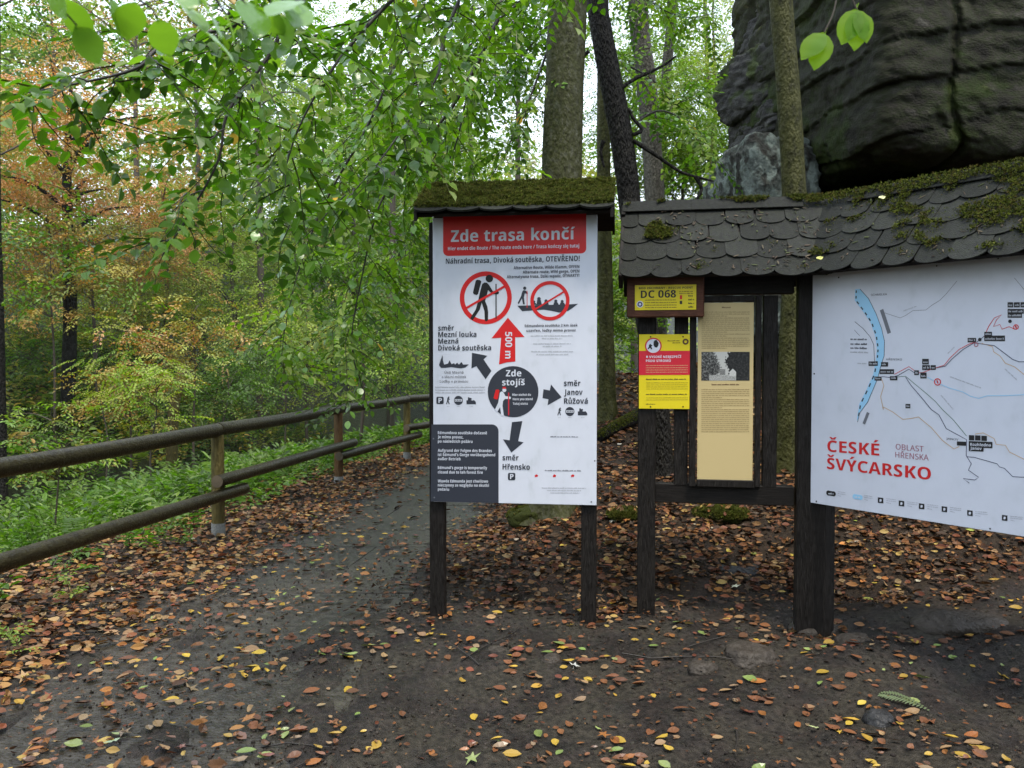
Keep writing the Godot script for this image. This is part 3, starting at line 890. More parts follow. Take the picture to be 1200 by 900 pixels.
	lay("boatman_body", zoomed([[165, 388], [178, 374], [196, 380], [215, 398], [212, 410], [188, 404], [180, 440], [188, 500], [172, 500], [162, 448], [136, 497], [124, 490], [154, 430]], bo, 290, 7.5), M.slate, pn)
	stroke("boat_pole", zoomed([[208, 380], [208, 530]], bo, 290, 7.5), 0.8, M.red, pn, 0.0016)
	disc("prohibition_ring", 644.4, 352.4, 23.1, M.red, pn, 0.0018, 19.0)
	stroke("prohibition_bar", [[627.5, 362.3], [660.5, 342.0]], 1.9, M.red, pn, 0.0022)
	lettering("Edmundova soutěska 2 km úsek", [615, 383.2], [677, 382.4], [0, -2.9], M.slate, pn)
	lettering("uzavřen, loďky mimo provoz", [617, 388.8], [674.7, 388.3], [0, -2.9], M.slate, pn)
	for k in [[622, 394.3, 672], [635, 397.5, 659], [625, 403.6, 669], [636, 406.6, 658.5], [622.5, 412.8, 671.5], [628.5, 416.2, 666]]:
		fine_print([k[0], k[1]], [k[2], k[1] - 0.2], 1.5, M.palegrey, pn)
	# 500 m arrow
	lay("red_arrow", [[595.2, 372.2], [576, 396.5], [587.3, 395.7], [584.8, 427.1], [594, 424.6], [604, 423.6], [603.8, 395.2], [614.7, 394.9]], M.red, pn)
	lettering("500 m", [592.2, 388.9], [592.0, 420.2], [8.0, 0], M.white, pn, true)
	# directions
	for k in [["směr", 387.4, 532], ["Mezní louka", 395.0, 558.4], ["Mezná", 402.8, 537.2], ["Divoká soutěska", 410.7, 575.6]]:
		lettering(k[0], [513.6, k[1]], [k[2], k[1] - 0.3], [0, -6.0], M.slate, pn)
	lay("black_arrow", zoomed([[478, 120], [640, 152], [600, 190], [683, 312], [622, 400], [525, 262], [473, 285]], 500, 400, 9), M.slate, pn)
	lay("black_arrow", zoomed([[332, 505], [398, 518], [412, 455], [523, 590], [375, 675], [385, 610], [322, 598]], 600, 400, 9), M.slate, pn)
	lay("black_arrow", zoomed([[818, 38], [918, 28], [878, 220], [930, 232], [812, 330], [733, 203], [795, 212]], 500, 490, 8.18), M.slate, pn)
	lay("small_boat", zoomed([[130, 250], [150, 190], [168, 145], [172, 200], [185, 245], [205, 240], [225, 235], [242, 200], [262, 240], [290, 230], [300, 245], [322, 225], [340, 245], [368, 218], [385, 245], [445, 243], [410, 275], [360, 285], [260, 272], [200, 280], [150, 280]], 500, 400, 9), M.slate, pn)
	for k in [["Ústí Mezná", 521.1, 437.8, 543.1], ["a Mezní můstek", 517.8, 443.1, 546.4], ["Loďky v provozu", 515.6, 448.3, 548.5]]:
		lettering(k[0], [k[1], k[2]], [k[3], k[2] - 0.1], [0, -2.9], M.slate, pn, false)
	for y in [454.6, 457.8, 460.9]: fine_print([510.3, y], [568.3, y - 0.2], 1.7, M.palegrey, pn)
	icons(pn, 515.7, 469.2, true); icons(pn, 646.2, 482.2, false)
	disc("black_disc", 601.2, 459, 29.9, M.slate, pn)
	lettering("Zde", [592.8, 441.1], [611, 441.0], [0, -7.4], M.white, pn)
	lettering("stojíš", [588.5, 451.6], [615, 451.4], [0, -7.2], M.white, pn)
	var z9 := func(p): return zoomed(p, 500, 400, 9)
	lay("red_backpack", z9.call([[730, 508], [760, 508], [768, 520], [752, 605], [740, 614], [712, 606], [706, 595]]), M.red, pn, 0.0018)
	disc("hiker_head", 500 + 820 / 9.0, 400 + 514 / 9.0, 2.3, M.white, pn, 0.0018)
	lay("red_cap", z9.call([[798, 500], [806, 480], [832, 480], [842, 500]]), M.red, pn, 0.0022)
	lay("hiker_body", z9.call([[774, 540], [790, 528], [806, 532], [832, 578], [884, 584], [890, 596], [884, 608], [826, 607], [806, 630], [800, 680], [815, 785], [786, 786], [776, 692], [745, 744], [720, 720], [754, 650]]), M.white, pn, 0.0018)
	stroke("hiking_stick", z9.call([[865, 540], [865, 780]]), 1.3, M.crimson, pn, 0.002)
	lettering("Hier stehst du", [600.5, 463.9], [622.2, 463.8], [0, -2.7], M.white, pn)
	lettering("Here you stand", [601, 469.0], [624.2, 468.9], [0, -2.7], M.white, pn)
	lettering("Tutaj stoisz", [601, 474.3], [618.7, 474.2], [0, -2.7], M.white, pn)
	for k in [["směr", 452.1, 680.2], ["Janov", 462.7, 682.8], ["Růžová", 473.0, 688.9]]:
		lettering(k[0], [661, k[1]], [k[2], k[1]], [0, -6.4], M.slate, pn)
	lettering("směr", [589, 539.2], [607.6, 539.4], [0, -6.2], M.slate, pn)
	lettering("Hřensko", [589, 550.0], [621, 550.4], [0, -6.4], M.slate, pn)
	parking(pn, 599.6, 558.4, 8.6)
	# dark box with four languages
	var bx := [[505.6, 497.3]]
	for k in 7: bx.append([576.3 + 8 * sin(PI / 2 * k / 6.0), 505.3 - 8 * cos(PI / 2 * k / 6.0)])
	bx.append([584.3, 589.6]); bx.append([504.6, 587.6])
	lay("dark_box", bx, M.slate, pn, 0.0008)
	for k in [["Edmundova soutěska dočasně", 508.6, 570.7], ["je mimo provoz,", 513.5, 543], ["po následcích požáru", 518.6, 553.8], ["Aufgrund der Folgen des Brandes", 529.4, 576.4], ["ist Edmund's Gorge vorübergehend", 534.3, 580.3], ["außer Betrieb", 539.1, 539.7], ["Edmund's gorge is temporarily", 549.5, 570.9], ["closed due to teh forest fire", 554.8, 565.8], ["Wąwóz Edmunda jest chwilowo", 565.2, 572], ["nieczynny ze względu na skutki", 570, 573], ["pożaru", 574.7, 526.3]]:
		lettering(k[0], [513.2, k[1]], [k[2], k[1] + 0.4], [0, -3.3], M.white, pn, true, 0.0016)
	fine_print([645, 512.4], [677.4, 512.6], 1.5, M.greyprint, pn)
	fine_print([638.5, 552.0], [681, 552.4], 1.6, M.greyprint, pn)
	for k in [[635, 572.4, 686.5], [641, 575.2, 681], [645, 578, 679]]: fine_print([k[0], k[1]], [k[2], k[1] + 0.3], 1.3, M.palegrey, pn)
	for x in [628.6, 649.8, 671.2]: lay("red_mark", [[x - 2, 557.2], [x, 555.8], [x + 2, 557], [x + 1.2, 559], [x - 0.6, 558.6], [x - 1.6, 559.6]], M.red, pn)
	# the little pitched roof, overgrown with moss, its lowest shingles showing as scallops
	var el := PO + N * 0.15 + Vector3(0, 2.475 - PO.y, 0)
	var rf := Node3D.new(); rf.name = "roof"; s.add_child(rf)
	var half := 0.592
	var cx := R * (pl(604, 246).x)
	var E := el + cx
	var up := (N * -0.36 + Vector3(0, 0.215, 0)); var len := up.length(); up = up / len
	var nn := R.cross(up).normalized()
	var stb := new_st(-1)
	block(stb, E + up * (len / 2.0 + 0.01) - nn * 0.03, R, up, nn, Vector3(half * 2.0 - 0.03, len, 0.022), 0.003)
	var back := (N * 0.36 + Vector3(0, 0.215, 0)).normalized(); var bn := R.cross(back)
	block(stb, E + up * len - back * (len / 2.0) - bn * -0.03, R, back, bn, Vector3(half * 2.0 - 0.03, len, 0.022), 0.003)
	part("roof_boarding", stb, M.dark_beam, rf)
	for k in [-1, 1]:
		var sg := new_st(-1); var ce = E + R * (k * (half - 0.012)); var apex := E + up * len
		var q := [ce - Vector3(0, 0.055, 0), ce + up * len - Vector3(0, 0.05, 0), ce + up * len - back * len - Vector3(0, 0.055, 0), ce + up * len - back * len, ce + up * len, ce]
		var fr := []; var bk := []
		for v in q:
			fr.append(v - org - R * 0.009 + nn * 0.0); bk.append(v - org + R * 0.009)
		var mid2: Vector3 = (fr[1] + bk[4]) / 2.0
		for side in [fr, bk]:
			face(sg, [side[0], side[1], side[4], side[5]], mid2 + (R * 0.02 if side == fr else -R * 0.02))
			face(sg, [side[1], side[2], side[3], side[4]], mid2 + (R * 0.02 if side == fr else -R * 0.02))
		for i in 6:
			var i2 := (i + 1) % 6
			face(sg, [fr[i], fr[i2], bk[i2], bk[i]], mid2)
		part("gable_board", sg, M.dark_beam, rf)
	var tiles := 6
	var tw := (half * 2.0) / tiles
	var tile := shingle_mesh(tw * 1.03, 0.30, 0.012)
	for row in 1:
		for k in tiles + (1 if row == 1 else 0):
			var o = node("shingle", tile, M.shingle[(k + row) % 4], rf)
			var xx := -half + tw * (k + (0.5 if row == 0 else 0.0))
			if row == 1: xx = clamp(xx, -half + tw * 0.5, half - tw * 0.5)
			o.transform = Transform3D(Basis(R, up, nn), E + R * xx + up * (-0.03 + row * 0.17) + nn * (0.004 + 0.012 * row) - org)
	var xf := []; var cols := []
	for k in 17000:
		var a := rng.randf_range(-half, half); var b := rng.randf_range(0.008, len + 0.01)
		var lip := 0.018 + 0.016 * absf(sin((a + half) / tw * PI)) * -1.0 + nz.get_noise_1d(a * 9.0) * 0.02
		if b < 0.016 + lip: continue
		var hgt2 := 0.026 + 0.022 * nz.get_noise_2d(a * 6.0, b * 6.0) + 0.012 * nz.get_noise_2d(a * 22.0, b * 22.0)
		tuft(xf, cols, E + R * a + up * b + nn * hgt2 * (0.85 if b > 0.03 else 0.4) - org, (nn + rv() * 0.35).normalized(), 0.017)
	var mb := new_st(0)
	var gx := 60; var gy := 16
	var grid := []
	for j in gy + 1:
		for i in gx + 1:
			var a := lerp(-half, half, float(i) / gx); var b := lerp(0.012, len + 0.012, float(j) / gy)
			var lift := 0.024 + 0.022 * nz.get_noise_2d(a * 6.0, b * 6.0)
			if j == 0 or i == 0 or i == gx: lift = 0.004
			grid.append(E + R * a + up * b + nn * lift - org)
	for j in gy:
		for i in gx:
			var q := j * (gx + 1) + i
			tri(mb, grid[q], grid[q + gx + 1], grid[q + gx + 2]); tri(mb, grid[q], grid[q + gx + 2], grid[q + 1])
	part("moss_cushion", mb, M.moss_bed, rf)
	var ms := multi("moss", tuft_mesh(), xf, cols, M.moss, rf); ms.set_meta("kind", "stuff")

func parking(pn: Node, x: float, y: float, size: float):
	var h = size / 2.0; var r := 1.6
	var q := []
	for c in [[1, -1, -PI / 2], [1, 1, 0.0], [-1, 1, PI / 2], [-1, -1, PI]]:
		for k in 4:
			var t: float = c[2] + PI / 2 * k / 3.0
			q.append([x + c[0] * (h - r) + cos(t) * r, y + c[1] * (h - r) + sin(t) * r])
	lay("parking_icon", q, M.slate, pn)
	lettering("P", [x - h * 0.42, y + h * 0.68], [x + h * 0.52, y + h * 0.68], [0, -h * 1.36], M.white, pn, true, 0.0018)

func icons(pn: Node, x: float, y: float, with_p: bool):
	if with_p: parking(pn, x, y, 8.6)
	var hx := x + 9.6
	lay("walker_icon", [[hx - 1.0, y - 3], [hx + 0.6, y - 4.8], [hx + 1.6, y - 4], [hx + 0.8, y - 2.6], [hx + 2.0, y - 1], [hx + 1.5, y - 0.4], [hx + 0.5, y - 1.4], [hx + 0.4, y + 0.4], [hx + 1.7, y + 4.2], [hx + 0.8, y + 4.5], [hx - 0.5, y + 1.3], [hx - 1.8, y + 4.6], [hx - 2.6, y + 4.2], [hx - 1.2, y]], M.slate, pn)
	var bx := x + 21.6
	disc("bus_icon", bx, y, 5.3, M.slate, pn)
	lay("bus_window", [[bx - 4.4, y - 1.4], [bx + 4.4, y - 1.4], [bx + 4.4, y + 1.2], [bx - 4.4, y + 1.2]], M.white, pn, 0.0018)
	for k in 4: lay("bus_bar", [[bx - 3.6 + k * 1.9, y - 0.8], [bx - 2.4 + k * 1.9, y - 0.8], [bx - 2.4 + k * 1.9, y + 0.4], [bx - 3.6 + k * 1.9, y + 0.4]], M.slate, pn, 0.0024)
	var sx := x + 36.6
	lay("train_icon", [[sx - 5.5, y + 4.4], [sx - 5.7, y], [sx - 4, y - 0.2], [sx - 3.8, y - 3.8], [sx - 2.2, y - 3.6], [sx - 1.6, y - 2.6], [sx - 0.2, y - 3.2], [sx + 0.8, y - 1.4], [sx - 1, y - 0.6], [sx + 1.4, y + 0.2], [sx + 3.2, y - 0.4], [sx + 5.2, y + 1.6], [sx + 5.6, y + 4.4]], M.slate, pn)
	for k in [[hx, 3.0], [bx, 4.0], [sx, 4.0]]: fine_print([k[0] - k[1] / 2, y + 7.4], [k[0] + k[1] / 2, y + 7.4], 0.9, M.palegrey, pn)

# one U-shaped roof shingle: x along the eave, y up the slope, z out of the roof
func shingle_mesh(w: float, h: float, thick: float) -> ArrayMesh:
	var st := new_st(-1)
	var p = [Vector3(-w / 2, h, 0), Vector3(w / 2, h, 0)]
	var arc := w * 0.30
	for k in 13:
		var t = PI * k / 12.0
		p.append(Vector3(cos(t) * w / 2, arc - sin(t) * arc, 0))
	var mid = Vector3(0, h * 0.5, 0)
	var up := Vector3(0, 0, thick)
	for i in p.size():
		var a: Vector3 = p[i]; var b: Vector3 = p[(i + 1) % p.size()]
		face(st, [a + up, b + up, mid + up], mid - up)
		face(st, [a + up, b + up, b, a], mid)
	st.generate_normals()
	return st.commit()

func build_kiosk():
	var GA := on_h(757, 724, 0.0)
	var t1 := deg_to_rad(10.0); var t2 := deg_to_rad(55.0)
	var R1 := Vector3(cos(t1), 0, sin(t1)); var N1 := Vector3(-sin(t1), 0, cos(t1))
	var R2 := Vector3(cos(t2), 0, sin(t2)); var N2 := Vector3(-sin(t2), 0, cos(t2))
	var GB := GA + R1 * 0.985
	var k = thing("map_kiosk", "dark timber kiosk with scalloped shingle roof and two angled wings", "kiosk", GB)
	var U := Vector3.UP
	# uprights
	block_part("post", GA + U * 1.02, R1, N1, Vector3(0.108, 2.34, 0.10), M.dark_wood, k, 0.006)
	block_part("post", GB - R1 * 0.047 + U * 1.02, R1, N1, Vector3(0.115, 2.34, 0.11), M.dark_wood, k, 0.006)
	block_part("post", GB + R2 * 0.058 - N2 * 0.01 + U * 1.02, R2, N2, Vector3(0.10, 2.34, 0.10), M.dark_wood, k, 0.006)
	block_part("post", GB + R2 * 2.15 - N2 * 0.01 + U * 1.02, R2, N2, Vector3(0.13, 2.34, 0.12), M.dark_wood, k, 0.006)
	# the frame of the first wing, read off the photograph in the plane of the posts
	set_plane(GA + N1 * 0.03, R1)
	var beam := func(called, x0, y0, x1, y1, thick, mat, ch = 0.004):
		var a := pl(x0, y1); var b := pl(x1, y0)
		var c = PO + PR * (a.x + b.x) / 2.0 + PU * (a.y + b.y) / 2.0 - PN * thick / 2.0
		return block_part(called, c, PR, PN, Vector3(absf(b.x - a.x), absf(b.y - a.y), thick), mat, k, ch)
	beam.call("lower_beam", 767.5, 570.5, 931, 588.5, 0.08, M.dark_beam)
	beam.call("top_beam", 767.5, 318, 931, 346, 0.08, M.dark_beam)
	beam.call("upright", 789.5, 346, 807, 570.4, 0.06, M.dark_wood)
	beam.call("upright", 893, 346, 912, 572, 0.06, M.dark_wood)
	# second wing rails behind the map
	for y in [0.95, 1.85]:
		block_part("rail", GB + R2 * 1.12 + U * y, R2, N2, Vector3(1.93, 0.10, 0.05), M.dark_beam, k)
	block_part("top_beam", GB + R2 * 1.12 + U * 2.2, R2, N2, Vector3(1.93, 0.12, 0.06), M.dark_beam, k)
	# roof: two pitched wings meeting in a valley
	var rf := Node3D.new(); rf.name = "roof"; k.add_child(rf)
	var eave := 2.10; var ridge := 2.575; var fwd := 0.20; var bck := 0.22
	var wings := [[GA, R1, N1, -0.155, 1.25, R2, N2], [GB, R2, N2, -0.35, 2.5, R1, N1]]
	var tw := 0.176
	var wi := 0
	var xf := []; var cols := []
	for w in wings:
		var G: Vector3 = w[0]; var R: Vector3 = w[1]; var N: Vector3 = w[2]
		var E := G + N * fwd + U * eave
		var rise := -N * (fwd + bck) + U * (ridge - eave)
		var len := rise.length(); var up := rise / len
		var nn := R.cross(up).normalized()
		# the other wing's front slope, to stop tiles running on behind it
		var OG: Vector3 = GB; var ON: Vector3 = w[6]; var OR: Vector3 = w[5]
		var OE := OG + ON * fwd + U * eave
		var orise := (-ON * (fwd + bck) + U * (ridge - eave)).normalized()
		var onn := OR.cross(orise).normalized()
		var back := (N * (fwd + bck) + U * (ridge - eave)).normalized(); var bn := R.cross(back)
		var st := new_st(-1)
		var x0: float = w[3] + 0.02; var x1: float = w[4]
		if wi == 0: x1 = 1.02
		else: x0 = 0.0
		block(st, E + R * (x0 + x1) / 2.0 + up * (len / 2.0) - nn * 0.02, R, up, nn, Vector3(x1 - x0, len, 0.024), 0.003)
		block(st, E + R * (x0 + x1) / 2.0 + up * len - back * (len / 2.0) + bn * 0.02, R, back, bn, Vector3(x1 - x0, len, 0.024), 0.003)
		part("roof_boarding", st, M.dark_beam, rf)
		if wi == 0:
			var e0 = E + R * w[3]
			block_part2("gable_board", e0 + up * (len / 2.0) - nn * 0.05, R, up, nn, Vector3(0.025, len + 0.02, 0.11), M.dark_beam, rf)
			block_part2("gable_board", e0 + up * len - back * (len / 2.0) + bn * 0.05, R, back, bn, Vector3(0.025, len + 0.02, 0.11), M.dark_beam, rf)
		var rows := 4
		var expo := 0.152
		var tile := [shingle_mesh(tw * 1.0, 0.24, 0.0055), shingle_mesh(tw * 1.06, 0.24, 0.0055), shingle_mesh(tw * 0.95, 0.24, 0.0055)]
		var half_tile := shingle_mesh(tw * 0.52, 0.24, 0.0055)
		for row in rows:
			var x: float = w[3] + tw * (0.5 if row % 2 == 0 else 0.26)
			while x < w[4]:
				var y := -0.035 + row * expo + rng.randf_range(-0.006, 0.006)
				var c = E + R * x + up * (y + 0.10)
				var inside := (c - OE).dot(onn)
				var ok: bool = inside > -0.06
				if wi == 0 and x > 1.2: ok = false
				if ok and y + 0.16 < len + 0.12:
					var first: bool = row % 2 == 1 and x < w[3] + tw * 0.3
					var o = node("shingle", half_tile if first else tile[rng.randi() % 3], M.shingle[rng.randi() % 4], rf)
					var roll := rng.randf_range(-0.03, 0.03)
					var b := Basis(R, up, nn) * Basis(Vector3.BACK, roll) * Basis(Vector3.RIGHT, -0.055 + rng.randf_range(-0.012, 0.004))
					o.transform = Transform3D(b, E + R * x + up * y + nn * (0.006 + 0.004 * (int(x / tw) % 2) + 0.003 * wi) - org)
				x += tw * rng.randf_range(0.96, 1.04) if not (row % 2 == 1 and x < w[3] + tw * 0.3) else tw * 0.76
		var rx0: float = w[3]; var rx1: float = 0.93 if wi == 0 else w[4]
		if wi == 1: rx0 = 0.10
		var piece := rx0
		while piece < rx1:      # ridge caps, lapped strips of the same felt
			var pe: float = min(piece + 0.42, rx1)
			block_part2("ridge_cap", E + R * (piece + pe) / 2.0 + up * (len - 0.03) + nn * 0.022, R, up, nn, Vector3(pe - piece + 0.01, 0.10, 0.008), M.shingle[0], rf)
			block_part2("ridge_cap", E + R * (piece + pe) / 2.0 + up * len + nn * 0.02 - back * 0.055 - bn * 0.006, R, back, bn, Vector3(pe - piece + 0.01, 0.10, 0.008), M.shingle[2], rf)
			piece = pe
		# moss: along the ridge, and in cushions lower down
		for q in 26000:
			var a: float = rng.randf_range(w[3], w[4] if wi == 1 else 1.05); var b := rng.randf_range(0.02, len + 0.02)
			var p = E + R * a + up * b
			if (p - OE).dot(onn) < -0.02: continue
			var m := nz.get_noise_2d(a * 1.6 + wi * 20.0, b * 2.4 + 4.0) + 0.35 * nz.get_noise_2d(a * 7.0, b * 7.0)
			var need := 0.42 - 0.62 * smoothstep(len - 0.10, len + 0.01, b)
			if wi == 0:
				var d2 := Vector2((a - 0.09) / 0.16, (b - 0.36) / 0.15).length()
				need -= 0.75 * max(0.0, 1.0 - d2) - (0.14 if b < len - 0.08 else 0.0)
			else:
				need -= 0.34 * smoothstep(0.3, 1.0, a)
			if m < need - 0.16: continue
			if m < need:
				if rng.randf() < 0.35: tuft(xf, cols, p + nn * 0.014 - org, (nn + rv() * 0.4).normalized(), 0.007)
				continue
			tuft(xf, cols, p + nn * ((0.016 if b < len - 0.09 else 0.028) + rng.randf() * 0.012) - org, (nn + rv() * 0.4).normalized(), 0.015)
		wi += 1
	var ms := multi("moss", tuft_mesh(), xf, cols, M.moss, rf); ms.set_meta("kind", "stuff")
	var dx := []; var dc := []
	for w in wings:
		var E2: Vector3 = w[0] + w[2] * fwd + U * eave
		var up2: Vector3 = (-w[2] * (fwd + bck) + U * (ridge - eave)).normalized()
		var n2: Vector3 = w[1].cross(up2).normalized()
		for q5 in 420:
			var a5 := rng.randf_range(0.0, 1.0 if w == wings[0] else 2.4); var b5 := rng.randf_range(0.0, 0.6)
			if nz.get_noise_2d(a5 * 2.0, b5 * 2.0 + 9.0) < rng.randf_range(-0.4, 0.4): continue
			var th5 := rng.randf() * TAU
			dx.append(Transform3D(frame(w[1] * cos(th5) + up2 * sin(th5), n2) * Basis.from_scale(Vector3(rng.randf_range(0.006, 0.022), 0.003, rng.randf_range(0.002, 0.006))), E2 + w[1] * a5 + up2 * b5 + n2 * 0.016 - org))
			dc.append(pick([[0.05, 0.035, 0.022], [0.03, 0.025, 0.016], [0.09, 0.07, 0.045], [0.05, 0.06, 0.02]], 0.3))
	var db := multi("debris", pebble_mesh(8), dx, dc, M.litter, rf); db.set_meta("kind", "stuff")
	# ---- things fixed to the kiosk
	set_plane(GA + N1 * 0.125, R1)
	var bx := func(x0, y0, x1, y1):
		var a := pl(x0, y1); var b := pl(x1, y0)
		return [PO + PR * (a.x + b.x) / 2.0 + PU * (a.y + b.y) / 2.0, Vector3(b.x - a.x, b.y - a.y, 0.0)]
	# rescue point plaque
	var q: Array = bx.call(734.5, 323, 825.5, 372)
	var pq := thing("rescue_point_plaque", "brown wooden block with yellow DC 068 plate under the kiosk eave", "plaque", q[0])
	var wd := block_part("wooden_block", q[0] - PN * 0.0375, PR, PN, Vector3(q[1].x, q[1].y, 0.075), M.red_wood, pq, 0.006)
	var q2: Array = bx.call(744, 333.3, 816, 363.6)
	var yp := block_part("yellow_plate", q2[0] + PN * 0.0022, PR, PN, Vector3(q2[1].x, q2[1].y, 0.003), M.yellow, pq, 0.001)
	lettering("BOD ZÁCHRANY - RESCUE POINT", [748.7, 339.0], [812, 338.2], [0, -2.4], M.black, yp, true, 0.0052)
	lettering("DC 068", [751, 349.3], [792.2, 348.7], [0, -8.6], M.black, yp, true, 0.0052)
	disc("badge", 750, 356.6, 3.9, M.white, yp, 0.0048); disc("badge_ring", 750, 356.6, 3.0, M.navy, yp, 0.0052, 1.5)
	for y in [352.2, 355.3, 358.2, 361]: fine_print([756, y], [793, y - 0.3], 1.1, M.brown_ink, yp, 0.0048)
	for y in [342.4, 344.6]: fine_print([796, y], [812, y - 0.2], 1.1, M.brown_ink, yp, 0.0048)
	for y in [347.6, 352, 356.4, 360.6]: fine_print([806.5, y], [813.5, y - 0.1], 1.9, M.black, yp, 0.0048)
	lay("small_symbol", [[796.6, 346], [799.4, 346], [799.4, 350.6], [796.6, 350.6]], M.red, yp, 0.0048)
	lay("small_symbol", [[796.6, 352.6], [799.4, 352.6], [799.4, 356.4], [796.6, 356.4]], M.black, yp, 0.0048)
	# yellow and red warning notice
	set_plane(GA + N1 * 0.058, R1)
	q = bx.call(748.6, 391.6, 812.4, 478.8)
	var nt := thing("warning_notice", "yellow and red falling-tree warning notice on the kiosk post", "notice", q[0])
	var sh := block_part("sheet", q[0] + PN * 0.002, PR, PN, Vector3(q[1].x, q[1].y, 0.004), M.yellow, nt, 0.001)
	lay("red_band", [[748.8, 411.2], [812.4, 411.0], [812.4, 439.3], [748.8, 439.6]], M.crimson, sh, 0.0048)
	disc("warning_disc", 765.6, 405.4, 9.2, M.white, sh, 0.0054); disc("warning_ring", 765.6, 405.4, 9.7, M.crimson, sh, 0.0058, 8.2)
	lay("tree_symbol", [[766, 400.5], [767.5, 398.6], [769.5, 398.4], [772, 402], [771.4, 405], [770, 407.4], [767.4, 407], [765.8, 404.4]], M.black, sh, 0.0058)
	lay("figure_symbol", [[760.5, 404.5], [762, 402.8], [763.2, 404], [764.8, 404.8], [763.4, 406], [764.4, 409.2], [762.8, 409.4], [761.8, 407.4], [759.6, 409.6], [758.8, 408.6], [760.6, 406.4]], M.black, sh, 0.0058)
	disc("badge", 803.4, 400.4, 3.6, M.brown_ink, sh, 0.005, 1.6)
	fine_print([782, 400], [797, 399.8], 1.2, M.brown_ink, sh, 0.005); fine_print([788, 402.4], [797, 402.2], 1.2, M.brown_ink, sh, 0.005)
	lay("square_bullet", [[757.2, 417.0], [759.2, 417.0], [759.2, 419.2], [757.2, 419.2]], M.white, sh, 0.0054)
	lettering("VYSOKÉ NEBEZPEČÍ", [760.8, 419.6], [798.3, 419.3], [0, -2.7], M.white, sh, true, 0.0054)
	lettering("PÁDU STROMŮ", [757, 424.2], [786, 424], [0, -2.7], M.white, sh, true, 0.0054)
	for y in [428.8, 431.4, 434, 436.6]: fine_print([757, y], [806, y - 0.2], 0.9, M.cream, sh, 0.0054)
	fine_print([757, 445.2], [804, 445], 1.5, M.black, sh, 0.005); fine_print([757, 462.8], [805, 462.6], 1.5, M.black, sh, 0.005)
	for y in [449, 451.4, 453.8, 456.2, 466.6, 469]: fine_print([757.4, y], [806, y - 0.2], 1.0, M.dull_yellow, sh, 0.005)
	fine_print([757, 474], [768, 474], 1.1, M.black, sh, 0.005)
	for p in [[762.4, 394.8], [762.4, 476.6], [800.4, 476.6], [800.4, 394.6]]: disc("screw", p[0], p[1], 0.9, M.steel, sh, 0.006)
	# cream information panel in a dark frame behind a pane
	set_plane(GA + N1 * 0.055, R1)
	var ip := thing("information_panel", "tall cream information sheet with an old photograph in a dark frame", "info panel", bx.call(816.8, 354.3, 883.5, 562.6)[0])
	q = bx.call(816.8, 354.3, 883.5, 562.6)
	var ps := block_part("sheet", q[0] - PN * 0.002, PR, PN, Vector3(q[1].x, q[1].y, 0.004), M.cream, ip, 0.001)
	for e in [[807.2, 346.5, 816.4, 570], [884, 346.5, 892.6, 571], [816.5, 346.5, 883.9, 354], [816.5, 563, 883.9, 570.2]]:
		q = bx.call(e[0], e[1], e[2], e[3])
		block_part("frame_bar", q[0] - PN * 0.012, PR, PN, Vector3(q[1].x, q[1].y, 0.045), M.dark_wood, ip, 0.004)
	lettering("Mezná", [846, 361.2], [856, 361.1], [0, -1.9], M.brown_ink, ps, true, 0.001)
	var y := 366.2
	while y < 410:
		fine_print([822.3, y], [878.5 if rng.randf() < 0.85 else 852.0, y], 1.15, M.cream_ink, ps, 0.001); y += 2.35
	y = 457.0
	while y < 507:
		fine_print([822.0, y], [878.0 if rng.randf() < 0.88 else 846.0, y], 1.15, M.cream_ink, ps, 0.001); y += 2.35
	fine_print([834, 451.4], [866, 451.4], 1.7, M.brown_ink, ps, 0.001)
	var im := Image.create(180, 108, false, Image.FORMAT_RGB8)
	for iy in 108:
		for ix2 in 180:
			var fx := ix2 / 180.0; var fy := iy / 108.0
			var g1 := nz.get_noise_2d(ix2 * 0.09, iy * 0.09); var g2 := nz.get_noise_2d(ix2 * 0.35 + 50.0, iy * 0.35)
			var v := 0.72 + 0.05 * g2
			var left_trees: float = 0.40 - 0.25 * absf(fy - 0.55) + 0.10 * g1
			var right_trees: float = 0.50 + 0.20 * absf(fy - 0.35) + 0.08 * g1
			if fx < left_trees: v = 0.30 + 0.45 * g1 + 0.5 * g2 - 0.1 * fy
			if fx > right_trees: v = 0.10 + 0.22 * g1 + 0.25 * g2
			if fy > 0.80 + 0.06 * g1 and fx > 0.16 and fx < 0.72: v = 0.60 + 0.5 * g2
			if fx > 0.58 and fx < 0.72 and fy > 0.58 + absf(fx - 0.65) * 1.6 and fy < 0.84: v = 0.74 + 0.2 * g2
			if fx > 0.38 and fx < 0.5 and fy > 0.6 and fy < 0.8: v = 0.45 + 0.6 * g2
			v = clamp(v, 0.04, 0.85)
			im.set_pixel(ix2, iy, Color(v, v, v * 0.97))
	var pm2 := plain(Color.WHITE, 0.5); pm2.albedo_texture = ImageTexture.create_from_image(im)
	var pst := new_st(-1)
	var pq4 := [[822, 412.3, 0, 0], [878.6, 412.3, 1, 0], [878.4, 446, 1, 1], [821.8, 446, 0, 1]]
	for q3 in [0, 1, 2, 0, 2, 3]:
		var e4: Array = pq4[q3]
		pst.set_uv(Vector2(e4[2], e4[3])); pst.add_vertex(w3(pl(e4[0], e4[1]), 0.001))
	part("old_photograph", pst, pm2, ps)
	build_map(GB, R2, N2)

func block_part2(called: String, c: Vector3, x: Vector3, y: Vector3, z: Vector3, size: Vector3, mat: Material, parent: Node):
	var st := new_st(-1); block(st, c, x, y, z, size, 0.003)
	return part(called, st, mat, parent)

